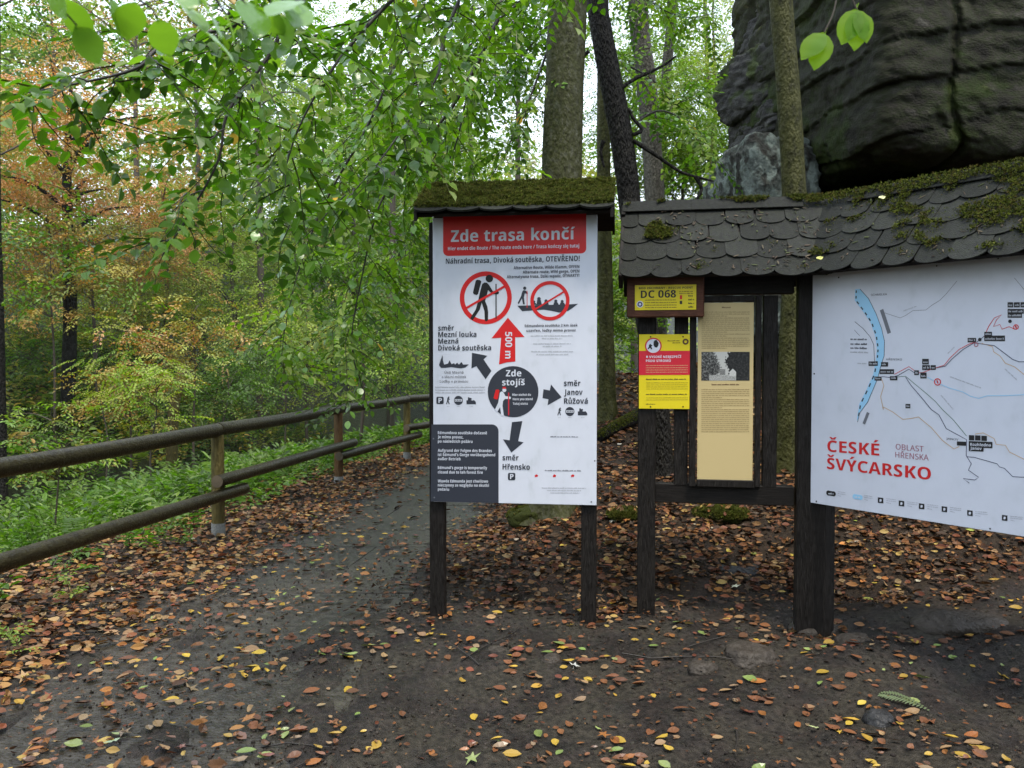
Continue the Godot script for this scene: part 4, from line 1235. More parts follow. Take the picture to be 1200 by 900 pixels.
func build_map(GB: Vector3, R2: Vector3, N2: Vector3):
	var p0 := at(950, 455, 5.02)
	set_plane(p0, R2)
	var a := pl(949.6, 589); var top = pl(950.5, 321.5).y; var w = 2.05
	var c = PO + PR * (a.x + w / 2.0) + PU * (a.y + top) / 2.0
	var mp := thing("map_board", "large white trail map board of the Hřensko area on the kiosk", "map board", c)
	var sh := block_part("panel", c - PN * 0.004, PR, PN, Vector3(w, top - a.y, 0.008), M.white, mp, 0.002)
	block_part("backing_frame", c - PN * 0.026, PR, PN, Vector3(w - 0.03, top - a.y - 0.03, 0.034), M.dark_beam, mp, 0.003)
	var z5 := func(p): return zoomed(p, 940, 300, 4.615)
	var z6 := func(p): return zoomed(p, 940, 460, 4.615)
	var left = z5.call([[287, 180], [285, 240], [330, 300], [370, 360], [395, 430], [405, 500], [400, 560], [385, 640], [350, 720], [310, 800]]) + z6.call([[297, 140]])
	var right = z5.call([[313, 178], [360, 230], [400, 310], [430, 390], [446, 460], [444, 540], [425, 600], [410, 660], [385, 720], [355, 790]]) + z6.call([[312, 110], [300, 160]])
	var loop: Array = left.duplicate()
	for i in range(right.size() - 1, -1, -1): loop.append(right[i])
	lay("river", loop, M.blue, sh, 0.001)
	stroke("road_line", right, 0.6, M.slate, sh, 0.0014)
	for i in left.size() - 1:
		for f in [0.1, 0.6]:
			var u := Vector2(left[i][0], left[i][1]).lerp(Vector2(left[i + 1][0], left[i + 1][1]), f); var v := Vector2(left[i][0], left[i][1]).lerp(Vector2(left[i + 1][0], left[i + 1][1]), f + 0.24)
			stroke("rail_dash", [[u.x + 1.5, u.y], [v.x + 1.5, v.y]], 1.6, M.slate, sh, 0.0016)
	stroke("road_line", z5.call([[285, 355], [330, 392], [368, 436], [388, 480], [392, 570]]), 0.6, M.slate, sh)
	stroke("road_line", z5.call([[283, 400], [312, 432]]), 0.4, M.slate, sh)
	stroke("grey_capsule", z5.call([[430, 290], [440, 320], [472, 418]]), 4.6, M.greyprint, sh)
	stroke("grey_capsule", z6.call([[358, 108], [334, 170]]), 3.6, M.greyprint, sh)
	stroke("border_line", z5.call([[440, 305], [530, 335], [560, 322], [600, 295], [670, 292], [700, 268], [745, 240], [780, 205], [838, 135]]), 0.45, M.greyprint, sh)
	stroke("border_line", z5.call([[1148, 118], [1175, 150], [1200, 180], [1260, 230]]), 0.45, M.greyprint, sh)
	for y in [444, 470, 492]: fine_print([940 + 262 / 4.615, 300 + (y + 10) / 4.615], [940 + 350 / 4.615, 300 + (y + 12) / 4.615], 2.3, M.slate, sh)
	fine_print([996.5, 413.3], [1017.5, 414.0], 1.9, M.palegrey, sh); fine_print([1005, 426.4], [1015.5, 426.8], 1.7, M.palegrey, sh)
	lettering("SCHMILKA", z5.call([[373, 216]])[0], z5.call([[460, 212]])[0], [0, -2.4], M.slate, sh, false, 0.0016)
	lettering("HŘENSKO", z5.call([[455, 564]])[0], z5.call([[541, 565]])[0], [0, -2.3], M.slate, sh, false, 0.0016)
	lettering("JANOV", z6.call([[780, 254]])[0], z6.call([[846, 260]])[0], [0, -2.4], M.slate, sh, false, 0.0016)
	# routes
	var lines := [
		[z5.call([[430, 652], [480, 657], [520, 646], [578, 612], [612, 634]]), 0.8, M.navy],
		[z5.call([[500, 640], [578, 598], [625, 632], [655, 630], [700, 612], [770, 590], [800, 552], [850, 505], [900, 478], [940, 465]]), 0.7, M.red],
		[z5.call([[665, 616], [775, 596], [812, 556], [870, 506], [930, 470], [1040, 485], [1090, 522], [1140, 560], [1175, 572], [1200, 572], [1260, 560], [1320, 570]]), 0.8, M.navy],
		[z5.call([[985, 436], [1010, 380], [1040, 335], [1080, 318], [1052, 345], [1035, 382], [1070, 370], [1082, 396], [1120, 382], [1150, 396]]), 0.8, M.red],
		[z5.call([[945, 466], [985, 434], [1010, 410]]), 0.8, M.navy],
		[z5.call([[972, 472], [1030, 490], [1036, 518], [1070, 540], [1100, 580], [1150, 600], [1200, 640], [1280, 660]]), 0.7, M.orange_line],
		[z5.call([[678, 655], [740, 690], [800, 715], [870, 735], [910, 758], [955, 770], [1000, 756], [1100, 755], [1200, 750], [1330, 745]]), 0.8, M.blue],
		[z5.call([[500, 655], [560, 650], [620, 700], [680, 750], [720, 785], [760, 831]]) + z6.call([[820, 150], [890, 235]]), 0.7, M.green_line],
		[z5.call([[560, 655], [590, 700], [650, 770], [700, 831]]) + z6.call([[740, 120], [780, 195], [830, 222], [890, 255], [888, 340], [915, 385], [900, 420], [955, 458], [935, 473], [872, 465], [905, 490]]), 0.8, M.navy],
		[z6.call([[890, 347], [930, 350], [1055, 385], [1068, 402], [1095, 410], [1140, 455], [1200, 458], [1330, 450]]), 0.8, M.navy],
		[z5.call([[430, 665], [443, 700], [425, 760], [440, 831]]) + z6.call([[440, 78], [490, 105], [545, 145], [590, 140], [630, 132], [700, 190], [760, 260], [822, 305], [850, 292]]), 0.7, M.orange_line],
		[z6.call([[935, 225], [980, 218], [1038, 248], [1050, 280], [1100, 285], [1122, 322], [1200, 360], [1300, 400]]), 0.7, M.orange_line],
	]
	for l in lines: stroke("route_line", l[0], l[1], l[2], sh, 0.0014)
	for e in [[[800, 655], [970, 718]], [[790, 530], [830, 490]], [[550, 300], [625, 272]], [[1095, 612], [1160, 672]], [[750, 755], [815, 831]]]:
		var q: Array = z5.call(e); fine_print(q[0], q[1], 1.4, M.palegrey, sh)
	# black labels
	for b in [[360, 570, 410, 594], [428, 574, 466, 598], [420, 612, 498, 638], [392, 652, 430, 674], [476, 650, 516, 672], [607, 618, 633, 644], [640, 630, 674, 662], [650, 556, 686, 586], [650, 590, 692, 616], [696, 590, 724, 616], [896, 443, 942, 467], [986, 410, 1028, 434], [986, 430, 1098, 460], [1112, 250, 1142, 278], [1146, 250, 1178, 278], [1182, 250, 1214, 278], [1112, 286, 1200, 312], [1112, 308, 1190, 334], [560, 800, 586, 824]]:
		var q: Array = z5.call([[b[0], b[1]], [b[2], b[1]], [b[2], b[3]], [b[0], b[3]]])
		lay("black_label", q, M.black, sh, 0.0018)
		var n: int = max(1, int((b[2] - b[0]) / 30.0))
		fine_print([q[3][0] + 1.2, q[3][1] - 1.6], [q[2][0] - 1.0, q[2][1] - 1.6], 2.3, M.palegrey, sh, 0.0024)
	for b in [[903, 230, 932, 258], [936, 231, 966, 259], [970, 233, 1000, 261], [838, 264, 888, 286], [902, 262, 1030, 296], [902, 288, 982, 316], [1092, 750, 1142, 764]]:
		var q: Array = z6.call([[b[0], b[1]], [b[2], b[1] + (b[2] - b[0]) * 0.04], [b[2], b[3] + (b[2] - b[0]) * 0.04], [b[0], b[3]]])
		if b[1] < 700: lay("black_label", q, M.black, sh, 0.0018)
	lettering("Rozhledna", z6.call([[910, 288]])[0], z6.call([[1022, 292]])[0], [0, -3.4], M.white, sh, true, 0.0024)
	lettering("Janov", z6.call([[910, 308]])[0], z6.call([[972, 311]])[0], [0, -3.4], M.white, sh, true, 0.0024)
	for p in [[962, 452], [1125, 353]]: disc("stop_dot", 940 + p[0] / 4.615, 300 + p[1] / 4.615, 2.1, M.black, sh, 0.002)
	for p in [[733, 681, 4.2], [1157, 384, 3.2]]:
		disc("closure_ring", 940 + p[0] / 4.615, 300 + p[1] / 4.615, p[2], M.red, sh, 0.002, p[2] * 0.72)
		stroke("closure_mark", [[940 + p[0] / 4.615 - 0.6, 300 + p[1] / 4.615 - 1.8], [940 + p[0] / 4.615 + 0.6, 300 + p[1] / 4.615 + 1.8]], 1.4, M.red, sh, 0.002)
	disc("pink_symbol", 940 + 942 / 4.615, 300 + 480 / 4.615, 2.6, M.rose, sh, 0.002, 1.6)
	# title
	lettering("ČESKÉ", [969.7, 529.2], [1030.6, 534.0], [0, -13.2], M.red, sh, true, 0.0016)
	lettering("ŠVÝCARSKO", [969.3, 549.4], [1091, 562.6], [0, -13.0], M.red, sh, true, 0.0016)
	lettering("OBLAST", [1049.9, 526.6], [1082.4, 529.6], [0, -6.6], M.rose, sh, false, 0.0016)
	lettering("HŘENSKA", [1049.4, 536.0], [1088.4, 539.7], [0, -6.6], M.rose, sh, false, 0.0016)
	# legend along the foot of the board
	var pill := func(x, y, wdt, mat):
		stroke("legend_pill", [[x - wdt, y - wdt * 0.16], [x + wdt, y + wdt * 0.16]], 5.6, mat, sh, 0.0014)
		disc("legend_pill_end", x - wdt, y - wdt * 0.16, 2.8, mat, sh, 0.0016); disc("legend_pill_end", x + wdt, y + wdt * 0.16, 2.8, mat, sh, 0.0016)
		fine_print([x - wdt, y + 1.0], [x + wdt, y + 1.4], 2.0, M.white, sh, 0.0022)
	pill.call(974.0, 578.2, 3.0, M.black); pill.call(1005.2, 582.4, 3.2, M.blue)
	for e in [[157, 545], [300, 566], [425, 583], [538, 600], [647, 615], [770, 631], [908, 652], [1096, 678], [1250, 702], [1400, 724]]:
		var x: float = 940 + e[0] / 4.615; var y: float = 460 + e[1] / 4.615
		if e[0] > 400:
			lay("legend_square", [[x - 3.2, y - 3.6], [x + 3.2, y - 2.8], [x + 3.2, y + 3.6], [x - 3.2, y + 2.8]], M.black, sh, 0.0014)
			lay("legend_symbol", [[x - 1.4, y + 1.4], [x - 1.0, y - 1.4], [x + 0.8, y - 1.6], [x + 1.5, y], [x + 0.6, y + 1.7]], M.white, sh, 0.002)
		for r in 3: fine_print([x + (6.5 if e[0] > 320 else 8.0), y - 1.6 + r * 2.2], [x + (16.0 + (e[0] / 400.0) * 2.0 if r < 2 else 12.0), y - 0.2 + r * 2.2], 1.0, M.palegrey, sh)
	for p in [[983.2, 325.2], [1098, 311.6], [1170, 303], [954.5, 438], [957, 587.5], [1160.5, 619.6]]: disc("screw", p[0], p[1], 0.9, M.steel, sh, 0.003)

# ------------------------------------------------------------------ foliage
# a leaf of four triangles, folded along its rib
func leaf4(st: SurfaceTool, b: Vector3, dir: Vector3, up: Vector3, len: float, wid: float):
	var s = dir.cross(up).normalized()
	var u := s.cross(dir).normalized()
	var tip := b + dir * len - u * len * 0.12
	var l1 = b + dir * len * 0.3 + s * wid * 0.46 + u * wid * 0.16; var l2 = b + dir * len * 0.68 + s * wid * 0.40 + u * wid * 0.10
	var r1 = b + dir * len * 0.3 - s * wid * 0.46 + u * wid * 0.16; var r2 = b + dir * len * 0.68 - s * wid * 0.40 + u * wid * 0.10
	tri(st, b, l1, l2); tri(st, b, l2, tip); tri(st, b, tip, r2); tri(st, b, r2, r1)

# a twig along +x with alternate leaves, lying roughly in the xz plane
func spray_mesh(seed_: int, leaves: int, length: float, leaf: float, wid: float, droop := 0.2, loose := 0.35) -> ArrayMesh:
	var r := RandomNumberGenerator.new(); r.seed = seed_
	var st := new_st(-1)
	var pts := []; var rr := []
	for k in 6:
		var t = k / 5.0
		pts.append(Vector3(length * t, -droop * length * t * t, sin(t * 5.0 + seed_) * 0.05 * length)); rr.append(lerp(0.004, 0.0015, t))
	st.set_color(Color(0.35, 0.25, 0.2))
	tube(st, pts, rr, 3, 0.0, 0.0, false)
	st.set_smooth_group(-1)
	for k in leaves:
		var t = (k + 0.6) / leaves
		var b := Vector3(length * t, -droop * length * t * t, sin(t * 5.0 + seed_) * 0.05 * length)
		var side := 1.0 if k % 2 == 0 else -1.0
		var out := Vector3(r.randf_range(0.3, 0.8), r.randf_range(-0.5, 0.15), side * r.randf_range(0.6, 1.0)).normalized()
		if k >= leaves - 1: out = Vector3(1, -0.3, 0).normalized()
		b += Vector3(0, r.randf_range(-0.6, 0.6) * loose * leaf, side * r.randf_range(0, 1.0) * loose * leaf)
		var up := Vector3(r.randf_range(-0.5, 0.5), 1, r.randf_range(-0.5, 0.5))
		var g := r.randf_range(0.75, 1.2)
		st.set_color(Color(g, g * r.randf_range(0.95, 1.05), g))
		leaf4(st, b, out, up, leaf * r.randf_range(0.75, 1.15), leaf * wid * r.randf_range(0.85, 1.1))
	st.generate_normals()
	return st.commit()

# a detailed near leaf of unit length along +x
func near_leaf_mesh(seed_: int, broad := 1.0) -> ArrayMesh:
	var r := RandomNumberGenerator.new(); r.seed = seed_
	var ts := [0.0, 0.08, 0.2, 0.34, 0.5, 0.66, 0.8, 0.92, 1.0]
	var ws := [0.0, 0.13, 0.25, 0.325, 0.345, 0.31, 0.22, 0.10, 0.0]
	var bend := r.randf_range(0.05, 0.22); var fold := r.randf_range(0.05, 0.2); var tw := r.randf_range(-0.15, 0.15)
	var st := new_st(0)
	var mid = []; var lf := []; var rt := []
	for i in ts.size():
		var t: float = ts[i]; var w: float = ws[i] * broad
		var c = Vector3(t, -bend * t * t, tw * t * t * 0.4)
		var wave := 0.018 * sin(t * 26.0 + seed_)
		mid.append(c); lf.append(c + Vector3(0.03 * w, w * fold + wave, w)); rt.append(c + Vector3(0.03 * w, w * fold - wave, -w))
	for i in ts.size() - 1:
		for q in [[mid, lf], [rt, mid]]:
			tri(st, q[0][i], q[0][i + 1], q[1][i + 1]); tri(st, q[0][i], q[1][i + 1], q[1][i])
	st.set_smooth_group(-1)
	tri(st, Vector3(-0.16, 0.03, -0.008), Vector3(-0.16, 0.03, 0.008), Vector3(0.02, 0, 0.01)); tri(st, Vector3(-0.16, 0.03, -0.008), Vector3(0.02, 0, 0.01), Vector3(0.02, 0, -0.01))
	st.generate_normals()
	return st.commit()

var SP := {}
func make_sprays():
	SP.beech = [spray_mesh(1, 15, 0.46, 0.072, 0.62), spray_mesh(2, 13, 0.40, 0.07, 0.62, 0.3), spray_mesh(4, 17, 0.52, 0.066, 0.6, 0.15)]
	SP.fine = [spray_mesh(5, 22, 0.62, 0.062, 0.6, 0.25, 1.4), spray_mesh(6, 22, 0.56, 0.066, 0.6, 0.1, 1.4)]
	SP.big = [spray_mesh(7, 26, 1.0, 0.12, 0.65, 0.25, 1.6), spray_mesh(8, 26, 0.95, 0.13, 0.65, 0.1, 1.6)]
	SP.far = [spray_mesh(9, 34, 2.0, 0.24, 0.7, 0.25, 2.0), spray_mesh(10, 34, 1.9, 0.22, 0.7, 0.1, 2.0)]
	SP.herb = [spray_mesh(11, 12, 0.34, 0.085, 0.5, -0.1, 0.5), spray_mesh(12, 16, 0.42, 0.06, 0.4, 0.2, 0.3)]
	SP.fern = [fern_mesh(21), fern_mesh(22)]
	SP.hornbeam = [spray_mesh(13, 18, 0.5, 0.085, 0.5, 0.1, 0.8), spray_mesh(14, 15, 0.42, 0.08, 0.55, 0.2, 0.8)]

func fern_mesh(seed_: int) -> ArrayMesh:
	var r := RandomNumberGenerator.new(); r.seed = seed_
	var st := new_st(-1)
	st.set_color(Color(1, 1, 1))
	var n = 18
	for k in n:
		var t = (k + 0.5) / n
		var c = Vector3(0.55 * t, 0.30 * sin(t * 2.4), 0.0)
		var w = 0.15 * sin(PI * pow(1.0 - t, 0.7)) + 0.012
		for side in [-1.0, 1.0]:
			var dir := Vector3(0.35, -0.12, side).normalized()
			var g := r.randf_range(0.8, 1.15)
			st.set_color(Color(g, g, g))
			leaf4(st, c, dir, Vector3.UP, w * r.randf_range(0.9, 1.1), 0.03)
	st.generate_normals()
	return st.commit()

func ell(c: Vector3, r: Vector3, n: int) -> Array:
	var out := []
	for k in n:
		var v := Vector3(rng.randfn(), rng.randfn(), rng.randfn()).normalized() * pow(rng.randf(), 0.45)
		out.append(c + v * r)
	return out

# leaf sprays gathered in clumps round the given points; multimesh parts of one crown
func crown(parent: Node, clumps: Array, spread: float, per: int, sprays: Array, pal: Array, mat: Material, smin: float, smax: float, droop := 0.35, flat := 0.55, called := "crown"):
	var sets := []
	for m in sprays: sets.append([[], []])
	for c in clumps:
		var tone: Array = pal[rng.randi() % pal.size()]
		for k in per:
			var o = Vector3(rng.randfn() * spread, rng.randfn() * spread * flat, rng.randfn() * spread)
			var a := rng.randf() * TAU
			var dir := Vector3(cos(a), -droop + rng.randf_range(-0.35, 0.35), sin(a))
			if o.length() > 0.05 and rng.randf() < 0.6: dir += Vector3(o.x, 0, o.z).normalized() * 0.9
			var b := frame(dir, Vector3(rng.randf_range(-0.5, 0.5), 1, rng.randf_range(-0.5, 0.5)))
			var s = rng.randf_range(smin, smax)
			var w = rng.randi() % sprays.size()
			sets[w][0].append(Transform3D(b * Basis.from_scale(Vector3.ONE * s), c + o - org))
			sets[w][1].append(pick([tone, tone, pal[rng.randi() % pal.size()]], 0.22))
	for i in sprays.size():
		if sets[i][0].is_empty(): continue
		var m := multi(called, sprays[i], sets[i][0], sets[i][1], mat, parent)
		m.set_meta("kind", "stuff")

# limbs from a trunk polyline (world points) out to clumps
func limbs(parent: Node, trunk: Array, clumps: Array, r0: float, mat: Material, most: int, lowest := 0.25):
	var n = 0
	for c in clumps:
		if n >= most: break
		var best: Vector3 = trunk[-1]; var bd := 1e9
		for i in trunk.size():
			if float(i) / trunk.size() < lowest: continue
			var q: Vector3 = trunk[i]
			var d = (q - (c - Vector3(0, 0.45 * Vector2(c.x - q.x, c.z - q.z).length(), 0))).length()
			if d < bd: bd = d; best = q
		var mid = best.lerp(c, 0.5) + Vector3(rng.randf_range(-0.1, 0.1), 0.12, rng.randf_range(-0.1, 0.1)) * (c - best).length()
		var pts := catmull([best - org, mid - org, c - org], 4)
		var rr := []
		for i in pts.size(): rr.append(lerp(r0, r0 * 0.2, float(i) / (pts.size() - 1)))
		var st := new_st(0); tube(st, pts, rr, 6)
		part("branch", st, mat, parent)
		n += 1

func trunk_part(parent: Node, pts: Array, radii: Array, mat: Material, sides := 18, rough := 0.10, flare := 0.14) -> Array:
	var p = catmull(pts, 14)
	var rr := []; var loc := []
	for i in p.size():
		var t = float(i) / (p.size() - 1) * (radii.size() - 1)
		var k: int = min(int(t), radii.size() - 2)
		rr.append(lerp(radii[k], radii[k + 1], t - k)); loc.append(p[i] - org)
	var st := new_st(0); tube(st, loc, rr, sides, rough, flare)
	part("trunk", st, mat, parent)
	return p

var GREEN := [[0.144, 0.245, 0.037], [0.109, 0.200, 0.040], [0.190, 0.285, 0.045], [0.092, 0.160, 0.043]]
var BRIGHT := [[0.285, 0.380, 0.070], [0.228, 0.330, 0.063], [0.353, 0.430, 0.084], [0.171, 0.270, 0.056]]
var LIME := [[0.378, 0.460, 0.084], [0.462, 0.490, 0.098], [0.284, 0.400, 0.077], [0.546, 0.520, 0.112]]
var ORANGE := [[0.62, 0.38, 0.15], [0.58, 0.42, 0.16], [0.66, 0.48, 0.22], [0.46, 0.38, 0.10], [0.66, 0.38, 0.19], [0.36, 0.38, 0.09], [0.50, 0.27, 0.11]]
var OLIVE := [[0.405, 0.357, 0.078], [0.284, 0.315, 0.069], [0.527, 0.357, 0.098], [0.203, 0.252, 0.058]]

func build_trees():
	make_sprays()
	# the stout beech behind the closure sign
	var b := on_ground(653, 600)
	var d = -b.z
	var t = thing("beech_tree", "stout grey-green beech trunk rising straight behind the closure sign", "tree", b)
	trunk_part(t, [b - Vector3(0, 0.1, 0), at(655, 420, d), at(658, 215, d), at(665, 0, d), at(672, -260, d), at(674, -700, d)], [0.19, 0.185, 0.172, 0.163, 0.15, 0.09], M.beech, 22, 0.07, 0.13)
	var cl := ell(at(672, -760, d), Vector3(2.6, 1.6, 2.4), 22)
	limbs(t, [at(672, -260, d), at(673, -450, d), at(674, -700, d)], cl, 0.05, M.beech, 12, 0.0)
	crown(t, cl, 0.5, 22, SP.beech, GREEN, M.leaf, 0.9, 1.4)
	# the dark leaning trunk beside it
	b = on_ground(779, 556); d = -b.z
	t = thing("leaning_tree", "dark slim trunk bending over above the gap between the two boards", "tree", b)
	var k = d / 1000.0 / 2.0
	trunk_part(t, [b - Vector3(0, 0.1, 0), at(770, 460, d), at(752, 340, d), at(738, 240, d), at(729, 165, d), at(713, 80, d), at(699, 0, d), at(684, -120, d), at(676, -300, d), at(676, -600, d)], [25 * k, 23 * k, 25 * k, 26 * k, 27 * k, 26 * k, 24 * k, 22 * k, 18 * k, 9 * k], M.dark_bark, 16, 0.06, 0.08)
	for q in [[[742, 158], [752, 152], [741.5, 138], [737, 128], [733, 133]], [[742, 165], [766, 180], [795, 200], [815, 207], [836, 212]], [[815, 207], [822, 222], [812, 240]], [[727, 104], [745, 92], [775, 78], [792, 66]], [[707, 165], [704, 178], [708, 196]], [[690, 60], [676, 74], [668, 92]]]:
		var pts := []
		for p in q: pts.append(at(p[0], p[1], d - 0.05) - org)
		var pp := catmull(pts, 4); var rr := []
		for i in pp.size(): rr.append(lerp(0.022, 0.008, float(i) / pp.size()))
		var st := new_st(0); tube(st, pp, rr, 6, 0.2)
		part("branch", st, M.dark_bark, t)
	cl = ell(at(690, -620, d), Vector3(2.2, 1.3, 2.2), 14)
	limbs(t, [at(676, -300, d), at(676, -600, d)], cl, 0.04, M.dark_bark, 8, 0.0)
	crown(t, cl, 0.5, 20, SP.beech, GREEN, M.leaf, 0.9, 1.4)
	# thin grey trunk just right of the closure sign
	b = on_ground(712, 490); d = -b.z
	t = thing("slender_tree", "slender grey trunk standing on the leafy slope behind the signs", "tree", b)
	trunk_part(t, [b - Vector3(0, 0.1, 0), at(711, 400, d), at(708, 250, d), at(707, 100, d), at(706, -150, d), at(704, -500, d)], [0.10, 0.085, 0.078, 0.07, 0.055, 0.03], M.green_bark, 14, 0.08, 0.12)
	cl = ell(at(704, -420, d), Vector3(1.8, 1.6, 1.8), 12)
	limbs(t, [at(706, -150, d), at(704, -500, d)], cl, 0.03, M.grey_bark, 8, 0.0)
	crown(t, cl, 0.5, 20, SP.beech, BRIGHT, M.leaf, 0.9, 1.4)
	# mossy trunk in front of the rock
	b = on_ground(922, 548); d = -b.z
	t = thing("mossy_tree", "moss-green trunk rising behind the kiosk roof against the rock", "tree", b)
	k = d / 1000.0 / 2.0
	trunk_part(t, [b - Vector3(0, 0.1, 0), at(925, 450, d), at(931, 300, d), at(931, 235, d), at(924, 110, d), at(915, 0, d), at(900, -200, d), at(890, -600, d)], [27 * k, 26 * k, 27 * k, 27.5 * k, 26.5 * k, 26 * k, 22 * k, 10 * k], M.green_bark, 18, 0.06, 0.16)
	cl = ell(at(880, -620, d), Vector3(2.2, 1.5, 2.0), 14)
	limbs(t, [at(900, -200, d), at(890, -600, d)], cl, 0.04, M.green_bark, 8, 0.0)
	crown(t, cl, 0.5, 20, SP.beech, GREEN, M.leaf, 0.9, 1.4)
	# paler trunks farther up the path
	var far := [
		[[[748, 0], [757, 90], [764, 170], [768, 245], [770, 330]], 15.0, 0.34, M.grey_bark, "broad pale double trunk seen between the leaning tree and the rock"],
		[[[788, -20], [785, 40], [779, 110], [774, 200], [772, 330]], 17.5, 0.20, M.grey_bark, "pale upper stem fading into leaves beside the broad double trunk"],
		[[[229, 60], [232, 170], [231, 240], [228, 320], [224, 430]], 26.0, 0.14, M.grey_bark, "thin straight grey trunk among the yellowing trees across the stream"],
		[[[414, 180], [415, 300], [413, 380], [411, 470]], 30.0, 0.15, M.grey_bark, "far thin trunk half hidden by the drooping beech leaves"],
		[[[466, 200], [467, 320], [466, 400], [465, 470]], 32.0, 0.13, M.grey_bark, "far slim stem between the path rail and the closure sign"],
		[[[-4, 200], [0, 360], [2, 440], [4, 540]], 13.0, 0.11, M.dark_bark, "dark trunk at the stream bank beyond the end of the fence"],
		[[[300, 100], [302, 220], [300, 330], [298, 460]], 33.0, 0.16, M.grey_bark, "far grey trunk behind the pale green trees"],
		[[[548, 40], [550, 120], [552, 215], [552, 330]], 28.0, 0.16, M.grey_bark, "far grey trunk showing above the mossy sign roof"],
		[[[880, -30], [872, 60], [868, 140], [866, 240]], 24.0, 0.15, M.grey_bark, "thin trunk in the bright leaves beside the cracked rock"],
		[[[826, -30], [828, 60], [832, 140], [833, 250]], 27.0, 0.13, M.grey_bark, "far thin trunk in the bright gap left of the rock"],
	]
	var pals := [BRIGHT, BRIGHT, OLIVE, BRIGHT, LIME, GREEN, GREEN, BRIGHT, LIME, BRIGHT]
	for i in far.size():
		var f: Array = far[i]
		var D: float = f[1]
		var low := at(f[0][-1][0], f[0][-1][1], D)
		var g := Vector3(low.x, hgt(low.x, low.z), low.z)
		var o = thing("tall_tree", f[4], "tree", g, "tall trunks along the gorge")
		var pts := [g - Vector3(0, 0.1, 0)]; var rad := [f[2] * 0.55]
		for q in range(f[0].size() - 1, -1, -1):
			var w = at(f[0][q][0], f[0][q][1], D)
			if w.y > g.y + 0.4: pts.append(w); rad.append(f[2] * 0.5)
		var last: Vector3 = pts[-1]
		pts.append(last + Vector3(0.1, 3.5, 0)); rad.append(f[2] * 0.2)
		var p = trunk_part(o, pts, rad, f[3], 12, 0.12, 0.15)
		var c2 := ell(last + Vector3(0, 2.4, 0), Vector3(2.6, 2.4, 2.6), 16) + ell(last + Vector3(0, -0.6, 0), Vector3(2.0, 1.6, 2.0), 9)
		limbs(o, p, c2, f[2] * 0.14, M.stem, 12, 0.55)
		crown(o, c2, 0.55, 8, SP.fine, pals[i], M.far_leaf, 1.0, 1.6)
